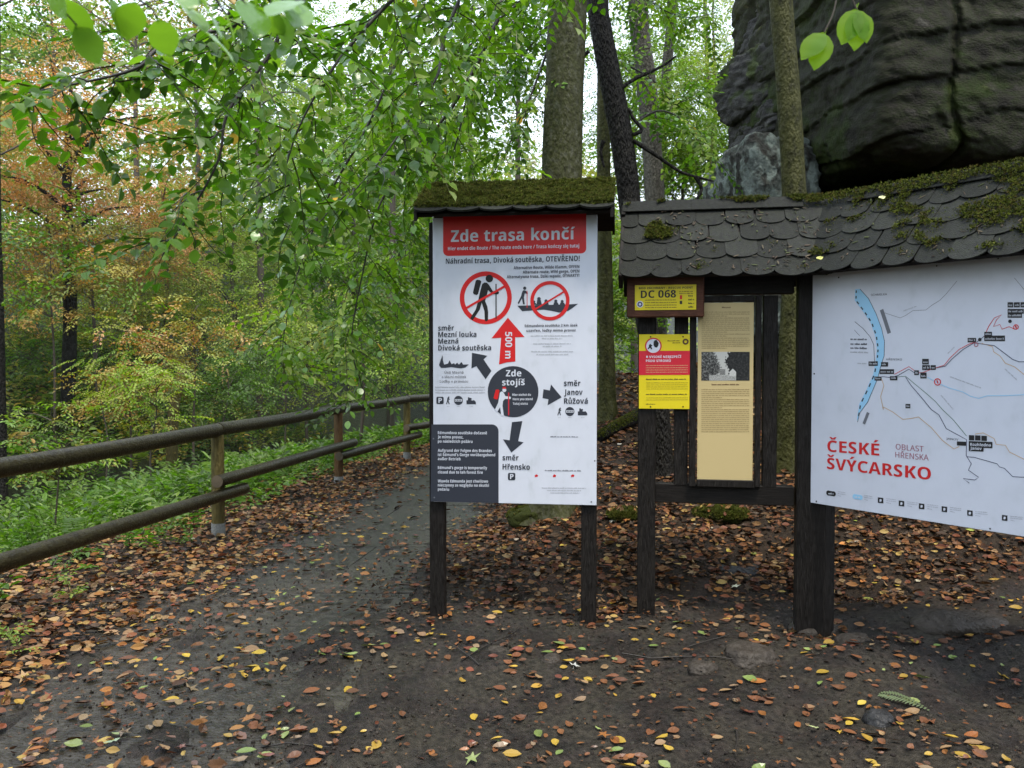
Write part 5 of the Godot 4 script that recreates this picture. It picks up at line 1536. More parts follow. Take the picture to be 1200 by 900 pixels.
	# autumn trees and green understorey across the stream: [px, py, depth, rx px, ry px, depth radius m, clumps, per, spread, palette, sprays, mat, name, label, smin, smax, flat]
	var list := [
		[85, 165, 20.0, 150, 112, 2.4, 80, 30, 0.42, ORANGE, "hornbeam", "autumn_tree", "orange and bronze autumn tree with forked trunk across the stream", 0.7, 1.05, 0.16, 0.17],
		[110, 275, 21.5, 135, 62, 1.8, 44, 24, 0.42, ORANGE + OLIVE, "hornbeam", "mixed_bush", "tan and yellow mixed boughs below the bronze autumn crown", 0.75, 1.1, 0.22, 0.05],
		[150, 360, 24.0, 120, 60, 2.2, 40, 26, 0.55, LIME, "fine", "bank_bush", "green bush on the far bank behind the rusty bush", 0.9, 1.4, 0.5, 0.05],
		[20, 380, 25.0, 90, 70, 2.2, 34, 26, 0.55, GREEN, "fine", "bank_bush", "deep green bush on the far bank beyond the bronze tree's trunk", 0.9, 1.4, 0.5, 0.05],
		[240, 300, 29.0, 90, 90, 2.6, 34, 24, 0.7, LIME, "big", "bank_tree", "pale green tree far up the bank behind the yellowing tree", 0.8, 1.2, 0.45, 0.10],
		[60, 320, 19.0, 110, 70, 1.6, 34, 24, 0.40, OLIVE, "hornbeam", "autumn_bush", "olive-yellow lower boughs under the bronze autumn tree", 0.8, 1.2, 0.25, 0.03],
		[225, 395, 18.0, 72, 52, 1.3, 26, 15, 0.34, ORANGE + OLIVE + LIME, "hornbeam", "autumn_bush", "rusty-orange bush beside the leaning log by the stream", 0.7, 1.1, 0.3, 0.03],
		[150, 455, 17.0, 60, 34, 1.0, 18, 22, 0.30, OLIVE, "hornbeam", "autumn_bush", "brownish drooping bush low over the dark bank", 0.7, 1.1, 0.3, 0.03],
		[190, 290, 24.0, 66, 110, 2.0, 34, 24, 0.5, OLIVE, "fine", "yellowing_tree", "yellow-green turning tree behind the rusty bush", 0.9, 1.4, 0.35, 0.08],
		[300, 50, 25.0, 130, 80, 2.4, 28, 22, 0.6, LIME, "fine", "canopy_tree", "light green crown over the long thin twig", 0.9, 1.4, 0.4, 0.11],
		[455, 40, 23.0, 120, 70, 2.4, 28, 22, 0.55, LIME, "fine", "canopy_tree", "light green crown between the drooping boughs and the stout beech", 0.9, 1.4, 0.4, 0.11],
		[160, 40, 27.0, 120, 60, 2.4, 28, 20, 0.6, ORANGE + OLIVE, "fine", "canopy_tree", "yellowish crown above the bronze autumn tree", 0.9, 1.4, 0.4, 0.11],
		[60, 40, 30.0, 150, 70, 3.0, 26, 20, 0.8, BRIGHT, "big", "bank_tree", "green tree high above the bronze autumn tree", 0.9, 1.4, 0.4, 0.12],
		[180, 455, 12.0, 42, 48, 0.5, 18, 15, 0.14, LIME, "beech", "sapling", "bright yellow-green sapling growing on the stream bank", 0.5, 0.8, 0.5, 0.014],
		[60, 520, 8.6, 56, 52, 0.35, 14, 11, 0.10, BRIGHT, "herb", "sapling", "bright leafy sapling behind the fence top rail", 0.55, 0.85, 0.5, 0.010],
		[120, 420, 15.0, 28, 60, 0.5, 12, 12, 0.18, LIME, "beech", "sapling", "tall thin sapling with a few yellow leaves over the dark bank", 0.6, 0.9, 0.5, 0.014],
		[262, 445, 21.0, 46, 52, 1.4, 22, 24, 0.4, GREEN, "fine", "dark_shrub", "dark green shaded shrub behind the leaning log", 0.8, 1.2, 0.5, 0.03],
		[60, 440, 22.0, 100, 60, 2.0, 26, 22, 0.6, GREEN, "fine", "dark_shrub", "dark shaded thicket at the foot of the bronze tree", 0.9, 1.4, 0.5, 0.03],
		[275, 330, 26.0, 72, 110, 2.4, 44, 24, 0.55, LIME, "fine", "pale_green_tree", "pale lime-green tree lit from above beyond the stream", 0.9, 1.4, 0.4, 0.09],
		[360, 400, 24.0, 70, 80, 2.2, 36, 24, 0.5, LIME, "fine", "green_bush", "fresh green bush beyond the bend of the fence", 0.9, 1.4, 0.45, 0.05],
		[455, 420, 22.0, 62, 62, 2.0, 30, 24, 0.45, BRIGHT, "fine", "green_bush", "fresh green bush behind the last visible fence post", 0.9, 1.4, 0.45, 0.05],
		[380, 230, 32.0, 120, 120, 3.4, 46, 24, 0.8, BRIGHT, "big", "gorge_tree", "hazy bright green tree filling the gorge behind the drooping branches", 0.9, 1.4, 0.45, 0.12],
		[520, 160, 27.0, 100, 130, 2.8, 44, 24, 0.65, BRIGHT, "fine", "gorge_tree", "bright green tree behind and above the mossy sign roof", 1.0, 1.6, 0.45, 0.12],
		[610, 60, 22.0, 70, 110, 2.4, 30, 22, 0.55, GREEN, "fine", "gorge_tree", "green leafy crown left of the stout beech trunk", 0.9, 1.4, 0.45, 0.10],
		[715, 330, 14.0, 40, 105, 1.3, 36, 30, 0.30, BRIGHT, "beech", "young_beech", "light green young beech leaves behind the gap between the boards", 0.8, 1.2, 0.4, 0.03],
		[800, 165, 17.0, 70, 84, 1.8, 62, 34, 0.36, BRIGHT, "beech", "young_beech", "fresh green young beech filling the gap beside the lichen boulder", 0.8, 1.2, 0.35, 0.05],
		[835, 60, 24.0, 60, 80, 2.2, 32, 34, 0.55, LIME, "fine", "gorge_tree", "lime-green crown against the white sky beside the rock", 0.9, 1.3, 0.4, 0.10],
		[745, 95, 22.0, 60, 110, 2.2, 36, 32, 0.5, BRIGHT, "fine", "gorge_tree", "green crown seen through the fork of the pale trunks", 0.9, 1.3, 0.4, 0.10],
		[330, 440, 16.5, 60, 40, 0.9, 20, 18, 0.25, GREEN, "beech", "green_bush", "low green bush on the bank just beyond the second fence post", 0.7, 1.1, 0.5, 0.02],
		[420, 340, 15.0, 70, 90, 1.0, 34, 16, 0.28, GREEN, "beech", "hazel_bush", "arching green hazel above the bend of the top rail", 0.8, 1.2, 0.4, 0.03],
	]
	for e in list:
		var D: float = e[2]
		var c = at(e[0], e[1], D)
		var g := Vector3(c.x, hgt(c.x, c.z), c.z)
		if e[11] == "autumn_tree": g = Vector3(at(77, 400, D).x, 0, -D); g.y = hgt(g.x, g.z)
		var o = thing(e[11], e[12], "tree" if e[16] > 0.06 else ("sapling" if e[16] < 0.02 else "bush"), g, "trees and bushes beyond the path" if e[11] in ["gorge_tree", "green_bush", "autumn_bush", "sapling"] else "")
		var cl2 := ell(c, Vector3(e[3] * D / 1000.0, e[4] * D / 1000.0, e[5]), e[6])
		var r0: float = e[16]
		var topc = c + Vector3(0, e[4] * D / 1000.0 * 0.6, 0)
		var pts := [g - Vector3(0, 0.05, 0), g.lerp(topc, 0.35) + Vector3(rng.randf_range(-0.1, 0.1), 0, 0), g.lerp(topc, 0.7) + Vector3(rng.randf_range(-0.15, 0.15), 0, 0), topc]
		var p = trunk_part(o, pts, [r0, r0 * 0.9, r0 * 0.6, r0 * 0.2], M.dark_bark if e[11] == "autumn_tree" else M.stem, 10, 0.1, 0.0)
		limbs(o, p, cl2, r0 * 0.32 + 0.004, M.stem if e[11] != "autumn_tree" else M.dark_bark, 14, 0.15)
		var mt: Material = M.autumn_leaf if e[9] == ORANGE or e[9] == OLIVE or e[9].size() > 8 else M.far_leaf
		crown(o, cl2, e[8], int(e[7] * 0.5), SP[e[10]], e[9], mt, e[13], e[14], 0.25, e[15])
	# leaning dead log by the stream
	var la := at(203, 486, 19.0); var lb := at(216, 425, 19.4)
	var lg := thing("leaning_log", "weathered brown log leaning by the dark stream bank", "log", Vector3(la.x, hgt(la.x, la.z), la.z))
	var st2 := new_st(0); tube(st2, catmull([org - org - Vector3(0.05, 0.1, 0), la - org, lb - org], 4), [0.14, 0.14, 0.13, 0.13, 0.12, 0.12, 0.11, 0.11, 0.10], 10, 0.1)
	part("log_core", st2, M.post_wood, lg)
	# the wood on the far hillside, one mass
	org = Vector3.ZERO
	var far_root := Node3D.new(); far_root.name = "far_wood"; add_child(far_root)
	tag(far_root, "hazy green wood covering the far side of the gorge", "woods"); far_root.set_meta("kind", "stuff")
	var clumps := []
	while clumps.size() < 430:
		var D := 30.0 + 34.0 * rng.randf()
		var x = rng.randf_range(-0.85, 0.62) * D
		var y := hgt(x, -D)
		if x > 0.06 * D and x < 0.30 * D and rng.randf() < 0.75: continue
		clumps.append(Vector3(x, y + rng.randf_range(0.3, 10.0), -D))
	crown(far_root, clumps, 1.3, 8, SP.far, [[0.30, 0.38, 0.08], [0.36, 0.43, 0.09], [0.22, 0.30, 0.07], [0.42, 0.42, 0.10], [0.36, 0.29, 0.10]], M.far_leaf, 0.8, 1.4, 0.3, 0.8, "foliage")
	# shade-giving crowns up the slope left of the stream
	var up := []
	while up.size() < 44:
		var D := rng.randf_range(14.0, 30.0)
		var x = -rng.randf_range(0.62, 1.1) * D
		up.append(Vector3(x, hgt(x, -D) + rng.randf_range(0.5, 7.0), -D))
	var bw := Node3D.new(); bw.name = "bank_wood"; add_child(bw)
	tag(bw, "mixed green and rust wood on the steep bank beyond the stream", "woods"); bw.set_meta("kind", "stuff")
	crown(bw, up, 0.9, 12, SP.big, BRIGHT + OLIVE, M.far_leaf, 0.9, 1.5, 0.3, 0.6, "foliage")

	var rw := []
	while rw.size() < 170:
		var a := rng.randf_range(-1.9, 1.9); var R := rng.randf_range(9.0, 17.0)
		rw.append(Vector3(sin(a) * R, rng.randf_range(0.4, 8.5), cos(a) * R + 1.5))
	var rn := Node3D.new(); rn.name = "surrounding_wood"; add_child(rn)
	tag(rn, "green beech wood standing opposite the sign boards", "woods"); rn.set_meta("kind", "stuff")
	crown(rn, rw, 1.2, 10, SP.far, [[0.10, 0.16, 0.035], [0.07, 0.12, 0.03], [0.13, 0.17, 0.04]], M.far_leaf, 0.8, 1.3, 0.3, 0.8, "foliage")

# ------------------------------------------------------------------ herbs on the bank, ferns
func build_undergrowth():
	org = Vector3.ZERO
	var sets := [[[], []], [[], []], [[], []], [[], []]]
	var n = 0
	while n < 21000:
		var d = 5.0 + 21.0 * pow(rng.randf(), 0.8)
		var s = -1.75 - 5.4 * pow(rng.randf(), 1.7) if rng.randf() < 0.8 else -rng.randf_range(9.6, 17.0)
		var x = pc(d) + s
		if nz.get_noise_2d(x * 0.9, d * 0.9 + 80.0) < rng.randf_range(-0.5, 0.15): n += 1; continue
		if -s < 2.9 and rng.randf() < 0.88 - 0.3 * (-s - 1.75): n += 1; continue
		var y := hgt(x, -d)
		var a := rng.randf() * TAU
		var up := rng.randf_range(0.25, 1.6)
		var b := frame(Vector3(cos(a), up, sin(a)), Vector3(-cos(a) * 0.6, 1, -sin(a) * 0.6))
		var w = rng.randi() % 4
		if w > 1 and rng.randf() < 0.9: w -= 2
		if w > 1: b = frame(Vector3(cos(a), 0.3, sin(a)), Vector3.UP)
		var k = rng.randf_range(0.5, 1.0)
		if w > 1: k *= 0.7
		if d > 9.0: k *= 1.5
		if s < -9.0: k *= 1.5
		sets[w][0].append(Transform3D(b * Basis.from_scale(Vector3.ONE * k), Vector3(x, y - 0.01, -d)))
		sets[w][1].append(pick(GREEN + [BRIGHT[3]] if s > -8.0 else GREEN + OLIVE, 0.2))
		n += 1
	var root := Node3D.new(); root.name = "bank_herbs"; add_child(root)
	tag(root, "bright green nettles, herbs and ferns covering the bank behind the fence", "ground cover"); root.set_meta("kind", "stuff")
	var ms := [SP.herb[0], SP.herb[1], SP.fern[0], SP.fern[1]]
	for i in 4: multi("foliage", ms[i], sets[i][0], sets[i][1], M.far_leaf, root)
	# little seedlings at the edge of the litter
	var spots := [[212, 640, "tiny green seedling among brown leaves beside the first fence post"], [10, 765, "low green sprig in the litter at the path's outer edge"], [80, 700, "small green sprig among the brown leaves under the lower rail"], [355, 560, "small green weed between two fence posts"]]
	for s in spots:
		var p = on_ground(s[0], s[1])
		var o = thing("seedling", s[2], "seedling", p)
		crown(o, [p + Vector3(0, 0.05, 0)], 0.05, 7, SP.herb, BRIGHT, M.leaf, 0.28, 0.45, -0.5, 0.4, "leaves")
		var st := new_st(0); tube(st, [Vector3(0, -0.02, 0), Vector3(0.005, 0.04, 0), Vector3(0, 0.08, 0)], [0.003, 0.003, 0.002], 5)
		part("stalk", st, M.stem, o)

# ------------------------------------------------------------------ beech boughs hanging into the picture
func bough(label: String, path: Array, r0: float, twig_gap: float, twig_len: float, leaf: float, gap: float, pal: Array, most := 290, droop := 0.35, group := "beech boughs hanging over the path", extra := 3):
	var pts := []
	for p in path: pts.append(at(p[0], p[1], p[2]))
	var o = thing("beech_bough", label, "branch", pts[0], group)
	var line := catmull(pts, 8)
	var loc := []; var rr := []
	for i in line.size():
		loc.append(line[i] - org); rr.append(lerp(r0, 0.0022, pow(float(i) / (line.size() - 1), 0.8)))
	var st := new_st(0); tube(st, loc, rr, 6, 0.08)
	part("limb", st, M.twig, o)
	var meshes := [near_leaf_mesh(1), near_leaf_mesh(2), near_leaf_mesh(3), near_leaf_mesh(4, 1.1)]
	var count := 0
	var xf := []; var cols := []
	var sx := [[[], []], [[], []], [[], []]]
	var total := 0.0
	for i in line.size() - 1: total += (line[i + 1] - line[i]).length()
	var s = twig_gap * 0.5; var side := 1.0
	while s < total:
		var acc := 0.0; var here: Vector3 = line[0]; var dir := Vector3.DOWN
		for i in line.size() - 1:
			var l: float = (line[i + 1] - line[i]).length()
			if acc + l >= s:
				here = line[i].lerp(line[i + 1], (s - acc) / l); dir = (line[i + 1] - line[i]).normalized(); break
			acc += l
		var across := dir.cross(Vector3.UP)
		if across.length() < 0.2: across = Vector3(cos(s * 9.0), 0, sin(s * 9.0))
		across = across.normalized()
		var td := (dir * 0.4 + across * side * rng.randf_range(0.5, 1.1) + Vector3(0, rng.randf_range(-0.4, 0.15), 0) + rv() * 0.2).normalized()
		var tl = twig_len * rng.randf_range(0.5, 1.15) * lerp(1.0, 0.6, s / total)
		var tp := []
		for k in 6:
			var t = k / 5.0
			tp.append(here - org + td * tl * t + Vector3(0, -droop * tl * t * t, 0) + rv() * 0.008)
		var ts := new_st(0); tube(ts, tp, [0.0032, 0.0028, 0.0024, 0.002, 0.0016, 0.0012], 4)
		part("twig", ts, M.twig, o)
		for e in extra:       # side shoots, too many leaves to take singly
			var f := rng.randf_range(0.1, 0.9)
			var q: Vector3 = tp[int(f * 5.0)]
			var sd := (td * Vector3(1, 0.4, 1) + rv() * Vector3(1.0, 0.5, 1.0) + Vector3(0, -0.12, 0)).normalized()
			sx[e % 3][0].append(Transform3D(frame(sd, Vector3(rng.randf_range(-0.5, 0.5), 1, rng.randf_range(-0.5, 0.5))) * Basis.from_scale(Vector3.ONE * (leaf / 0.07) * rng.randf_range(0.75, 1.1)), q))
			sx[e % 3][1].append(pick(GREEN if path[0][2] < 6.0 else BRIGHT + GREEN, 0.25))
		var n: int = max(2, int(tl / gap))
		for k in n:
			var t = (k + 0.7) / n
			var i: int = min(int(t * 5.0), 4)
			var p: Vector3 = tp[i].lerp(tp[i + 1], t * 5.0 - i)
			var d2: Vector3 = (tp[i + 1] - tp[i]).normalized()
			var ac := d2.cross(Vector3.UP)
			if ac.length() < 0.15: ac = Vector3.RIGHT
			ac = ac.normalized() * (1.0 if k % 2 == 0 else -1.0)
			var ld := (d2 * 0.55 + ac * rng.randf_range(0.6, 1.0) + Vector3(0, rng.randf_range(-0.75, -0.05), 0)).normalized()
			if k == n - 1: ld = (d2 + Vector3(0, -0.3, 0)).normalized()
			var b := frame(ld, Vector3(rng.randf_range(-0.45, 0.45), 1, rng.randf_range(-0.45, 0.45)))
			var size := leaf * rng.randf_range(0.72, 1.18)
			var x = Transform3D(b * Basis.from_scale(Vector3.ONE * size), p + ld * size * 0.14)
			if count < most:
				var m: Material = M.near_leaf[pal[rng.randi() % pal.size()]]
				if rng.randf() < 0.018 and most > 60: m = M.near_yellow
				var lf := node("leaf", meshes[rng.randi() % 4], m, o)
				lf.transform = x
			else:
				xf.append(x); cols.append(pick(GREEN, 0.25))
			count += 1
		s += twig_gap * rng.randf_range(0.75, 1.3); side = -side
	for w in 3:
		if sx[w][0].size():
			var fm := multi("foliage", SP.beech[w], sx[w][0], sx[w][1], M.leaf, o); fm.set_meta("kind", "stuff")
	if xf.size():
		var mm := multi("foliage", meshes[0], xf, cols, M.leaf, o); mm.set_meta("kind", "stuff")

func build_overhang():
	# large soft leaves close to the lens at the top edge
	bough("bright near beech spray with large leaves at the very top", [[-10, -50, 1.35], [110, -30, 1.3], [230, -16, 1.28], [350, -2, 1.3]], 0.006, 0.04, 0.10, 0.066, 0.028, [0, 3, 5], 60, 0.30, "beech boughs hanging over the path", 0)
	bough("beech bough with pale glossy leaves reaching over the bronze tree", [[360, -30, 2.9], [300, 20, 2.8], [195, 52, 2.65], [160, 80, 2.6], [90, 98, 2.6], [10, 112, 2.7]], 0.010, 0.085, 0.20, 0.062, 0.034, [0, 1, 2, 4, 2], 290, 0.18, "beech boughs hanging over the path", 2)
	bough("long thin beech twig hanging down before the autumn tree", [[352, -20, 3.1], [318, 60, 3.05], [268, 130, 3.0], [255, 190, 3.0], [215, 262, 3.0], [190, 300, 3.0]], 0.009, 0.12, 0.22, 0.060, 0.042, [0, 1, 3, 4], 200, 0.30, "beech boughs hanging over the path", 2)
	bough("dense dark-green beech bough at the middle of the canopy edge", [[520, -60, 3.9], [440, 20, 3.8], [390, 80, 3.7], [350, 150, 3.7], [330, 215, 3.7]], 0.012, 0.085, 0.30, 0.074, 0.04, [1, 2, 4, 0], 300, 0.24, "beech boughs hanging over the path", 2)
	bough("beech bough drooping left of the closure sign roof", [[560, -50, 4.6], [522, 40, 4.6], [512, 90, 4.5], [480, 140, 4.5], [440, 195, 4.4], [405, 235, 4.4]], 0.013, 0.09, 0.32, 0.074, 0.04, [1, 2, 4, 0, 0], 300, 0.24, "beech boughs hanging over the path", 2)
	bough("long drooping beech bough with small leaves trailing towards the fence rail", [[585, 20, 6.0], [540, 110, 6.1], [480, 190, 6.2], [445, 240, 6.2], [425, 320, 6.3], [412, 400, 6.3], [425, 455, 6.3]], 0.016, 0.12, 0.50, 0.074, 0.046, [0, 0, 1, 3], 300, 0.33, "beech boughs hanging over the path", 2)
	bough("trailing beech bough hanging over the bend in the fence", [[470, 60, 6.6], [430, 150, 6.6], [390, 220, 6.7], [355, 300, 6.8], [335, 380, 6.8], [330, 420, 6.8]], 0.014, 0.12, 0.50, 0.074, 0.046, [0, 3, 1], 300, 0.33, "beech boughs hanging over the path", 2)
	bough("thin forked branch leaving the stout beech trunk above the sign", [[645, 50, 7.6], [622, 112, 7.5], [604, 150, 7.4], [592, 180, 7.3], [572, 212, 7.2]], 0.014, 0.16, 0.42, 0.074, 0.046, [0, 1, 3], 220, 0.24, "beech boughs hanging over the path", 2)
	bough("feathery beech bough between the drooping bough and the mossy roof", [[600, -40, 7.0], [570, 40, 7.0], [548, 110, 7.0], [530, 180, 7.1], [488, 250, 7.1], [478, 320, 7.1]], 0.014, 0.12, 0.50, 0.074, 0.046, [0, 3, 1, 0], 300, 0.30, "beech boughs hanging over the path", 2)
	bough("leafy beech bough high over the path in front of the lime tree", [[300, -40, 5.2], [262, 40, 5.2], [300, 110, 5.3], [318, 190, 5.4], [300, 260, 5.4]], 0.012, 0.10, 0.36, 0.074, 0.046, [0, 1, 3, 2], 300, 0.27, "beech boughs hanging over the path", 2)
	bough("sparse beech bough arching from the leaning trunk towards the rock", [[738, 150, 8.4], [770, 130, 8.4], [800, 140, 8.4], [825, 165, 8.5], [838, 200, 8.6]], 0.012, 0.12, 0.42, 0.074, 0.046, [0, 3, 5], 260, 0.24, "beech boughs hanging over the path", 2)
	bough("beech bough at the top between the pale trunks and the rock", [[720, -40, 9.0], [760, 0, 9.0], [800, 20, 9.0], [840, 15, 9.0]], 0.012, 0.12, 0.42, 0.074, 0.046, [0, 3, 1], 240, 0.30, "beech boughs hanging over the path", 2)
	bough("beech bough across the top edge over the closure sign", [[700, -60, 5.5], [640, -20, 5.5], [560, 10, 5.4], [480, 20, 5.4]], 0.013, 0.09, 0.30, 0.074, 0.04, [1, 2, 0], 280, 0.24, "beech boughs hanging over the path", 2)
	var more := [
		["beech bough fanning out over the hazel and the rail bend", [[640, -20, 8.2], [560, 60, 8.2], [470, 110, 8.2], [400, 170, 8.3], [350, 240, 8.4]], 0.62],
		["wide beech bough dropping just left of the red heading", [[650, 20, 8.6], [590, 90, 8.5], [530, 150, 8.5], [490, 230, 8.5], [470, 330, 8.6], [462, 410, 8.6]], 0.60],
		["broad leafy beech bough in the middle of the canopy", [[520, -40, 6.2], [430, 20, 6.2], [350, 50, 6.2], [270, 100, 6.3], [240, 170, 6.3]], 0.52],
		["high beech bough closing the canopy over the mossy sign roof", [[660, -30, 7.2], [600, 10, 7.2], [540, 60, 7.2], [480, 80, 7.3], [420, 130, 7.3]], 0.52],
		["fresh beech bough low between the hazel and the sign panel", [[520, 240, 9.5], [470, 290, 9.5], [430, 350, 9.5], [380, 400, 9.6]], 0.55],
		["fresh beech bough in the bright gap left of the lichen boulder", [[700, 60, 10.5], [760, 90, 10.5], [790, 120, 10.5], [815, 110, 10.6]], 0.55],
	]
	for e in more:
		var D: float = e[1][0][2]
		bough(e[0], e[1], 0.014, 0.17 if D > 6.0 else 0.12, e[2], 0.078, 0.06, [0, 1, 3, 2], 200, 0.12, "beech boughs hanging over the path", 3 if e[1][0][2] > 6.5 else 1)
	# the few big pale leaves in front of the rock
	var c = at(985, -30, 2.1)
	var o = thing("maple_twig", "thin twig with a few large light green leaves before the dark rock", "branch", c)
	var m5 := near_leaf_mesh(9, 0.9)
	var soft := plain(lin(0.085, 0.15, 0.018), 0.6, 0.3); soft.backlight_enabled = true; soft.backlight = Color(0.7, 0.9, 0.1)
	for s in [[[985, -40], [978, 10], [966, 38]], [[985, -40], [998, -4], [1004, 11]]]:
		var st := new_st(0); var pts := []
		for p in s: pts.append(at(p[0], p[1], 2.1) - org)
		var cc := catmull(pts, 4); var rr := []
		for i in cc.size(): rr.append(0.002)
		tube(st, cc, rr, 5); part("twig", st, M.stem, o)
	for e in [[966, 38, -30, 34, 0.088], [967, 40, -12, 46, 0.092], [1004, 10, -16, 44, 0.096], [1004, 12, 4, 46, 0.10], [1005, 12, 18, 36, 0.085]]:
		var p = at(e[0], e[1], 2.1); var q := at(e[0] + e[2], e[1] + e[3], 2.1 - 0.03)
		var lf := node("leaf", m5, soft, o)
		lf.transform = Transform3D(frame(q - p, Vector3(rng.randf_range(-0.3, 0.3), 0.5, 1)) * Basis.from_scale(Vector3.ONE * e[4]), p - org)

# ------------------------------------------------------------------ fallen leaves
func maple_mesh(seed_: int) -> ArrayMesh:
	var r := RandomNumberGenerator.new(); r.seed = seed_
	var st := new_st(-1)
	var pts := []
	var lobes := [0.55, 0.30, 0.85, 0.36, 1.0, 0.36, 0.85, 0.30, 0.55, 0.12]
	for k in 10:
		var th := -2.3 + 4.6 * k / 8.0 if k < 9 else PI
		pts.append(Vector3(cos(th) * lobes[k] * 0.5 + 0.3, r.randf_range(-0.05, 0.12), sin(th) * lobes[k] * 0.52))
	var c = Vector3(0.3, 0.03, 0)
	for k in 10: tri(st, c, pts[k], pts[(k + 1) % 10])
	tri(st, Vector3(-0.25, 0.05, 0.012), Vector3(-0.25, 0.05, -0.012), Vector3(0.25, 0.03, 0))
	st.generate_normals()
	return st.commit()

func dry_mesh(seed_: int) -> ArrayMesh:
	var r := RandomNumberGenerator.new(); r.seed = seed_
	var st := new_st(-1)
	var curl := r.randf_range(-0.6, 1.1); var fold := r.randf_range(0.0, 1.1); var tw := r.randf_range(-1.3, 1.3)
	var ts := [0.0, 0.2, 0.45, 0.75, 1.0]; var ws := [0.02, 0.19, 0.27, 0.20, 0.0]
	var g := []
	for i in 5:
		var t: float = ts[i]; var w: float = ws[i]
		var c = Vector3(t - 0.5, curl * (t - 0.5) * (t - 0.5), 0)
		var sd := Vector3(0, sin(tw * (t - 0.5)), cos(tw * (t - 0.5)))
		g.append([c + sd * w + Vector3(0, fold * w * 0.6, 0), c, c - sd * w + Vector3(0, fold * w * 0.5, 0)])
	for i in 4:
		for q in 2:
			tri(st, g[i][q], g[i + 1][q], g[i + 1][q + 1]); tri(st, g[i][q], g[i + 1][q + 1], g[i][q + 1])
	st.generate_normals()
	return st.commit()

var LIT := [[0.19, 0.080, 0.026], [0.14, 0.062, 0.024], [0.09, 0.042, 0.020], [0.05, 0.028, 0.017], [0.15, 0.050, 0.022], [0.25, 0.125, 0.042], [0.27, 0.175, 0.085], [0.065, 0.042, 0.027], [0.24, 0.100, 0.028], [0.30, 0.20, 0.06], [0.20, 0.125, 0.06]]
var LIT_DARK := [[0.111, 0.050, 0.019], [0.076, 0.034, 0.014], [0.043, 0.023, 0.013], [0.136, 0.054, 0.019], [0.055, 0.036, 0.021], [0.170, 0.090, 0.036], [0.093, 0.032, 0.016]]

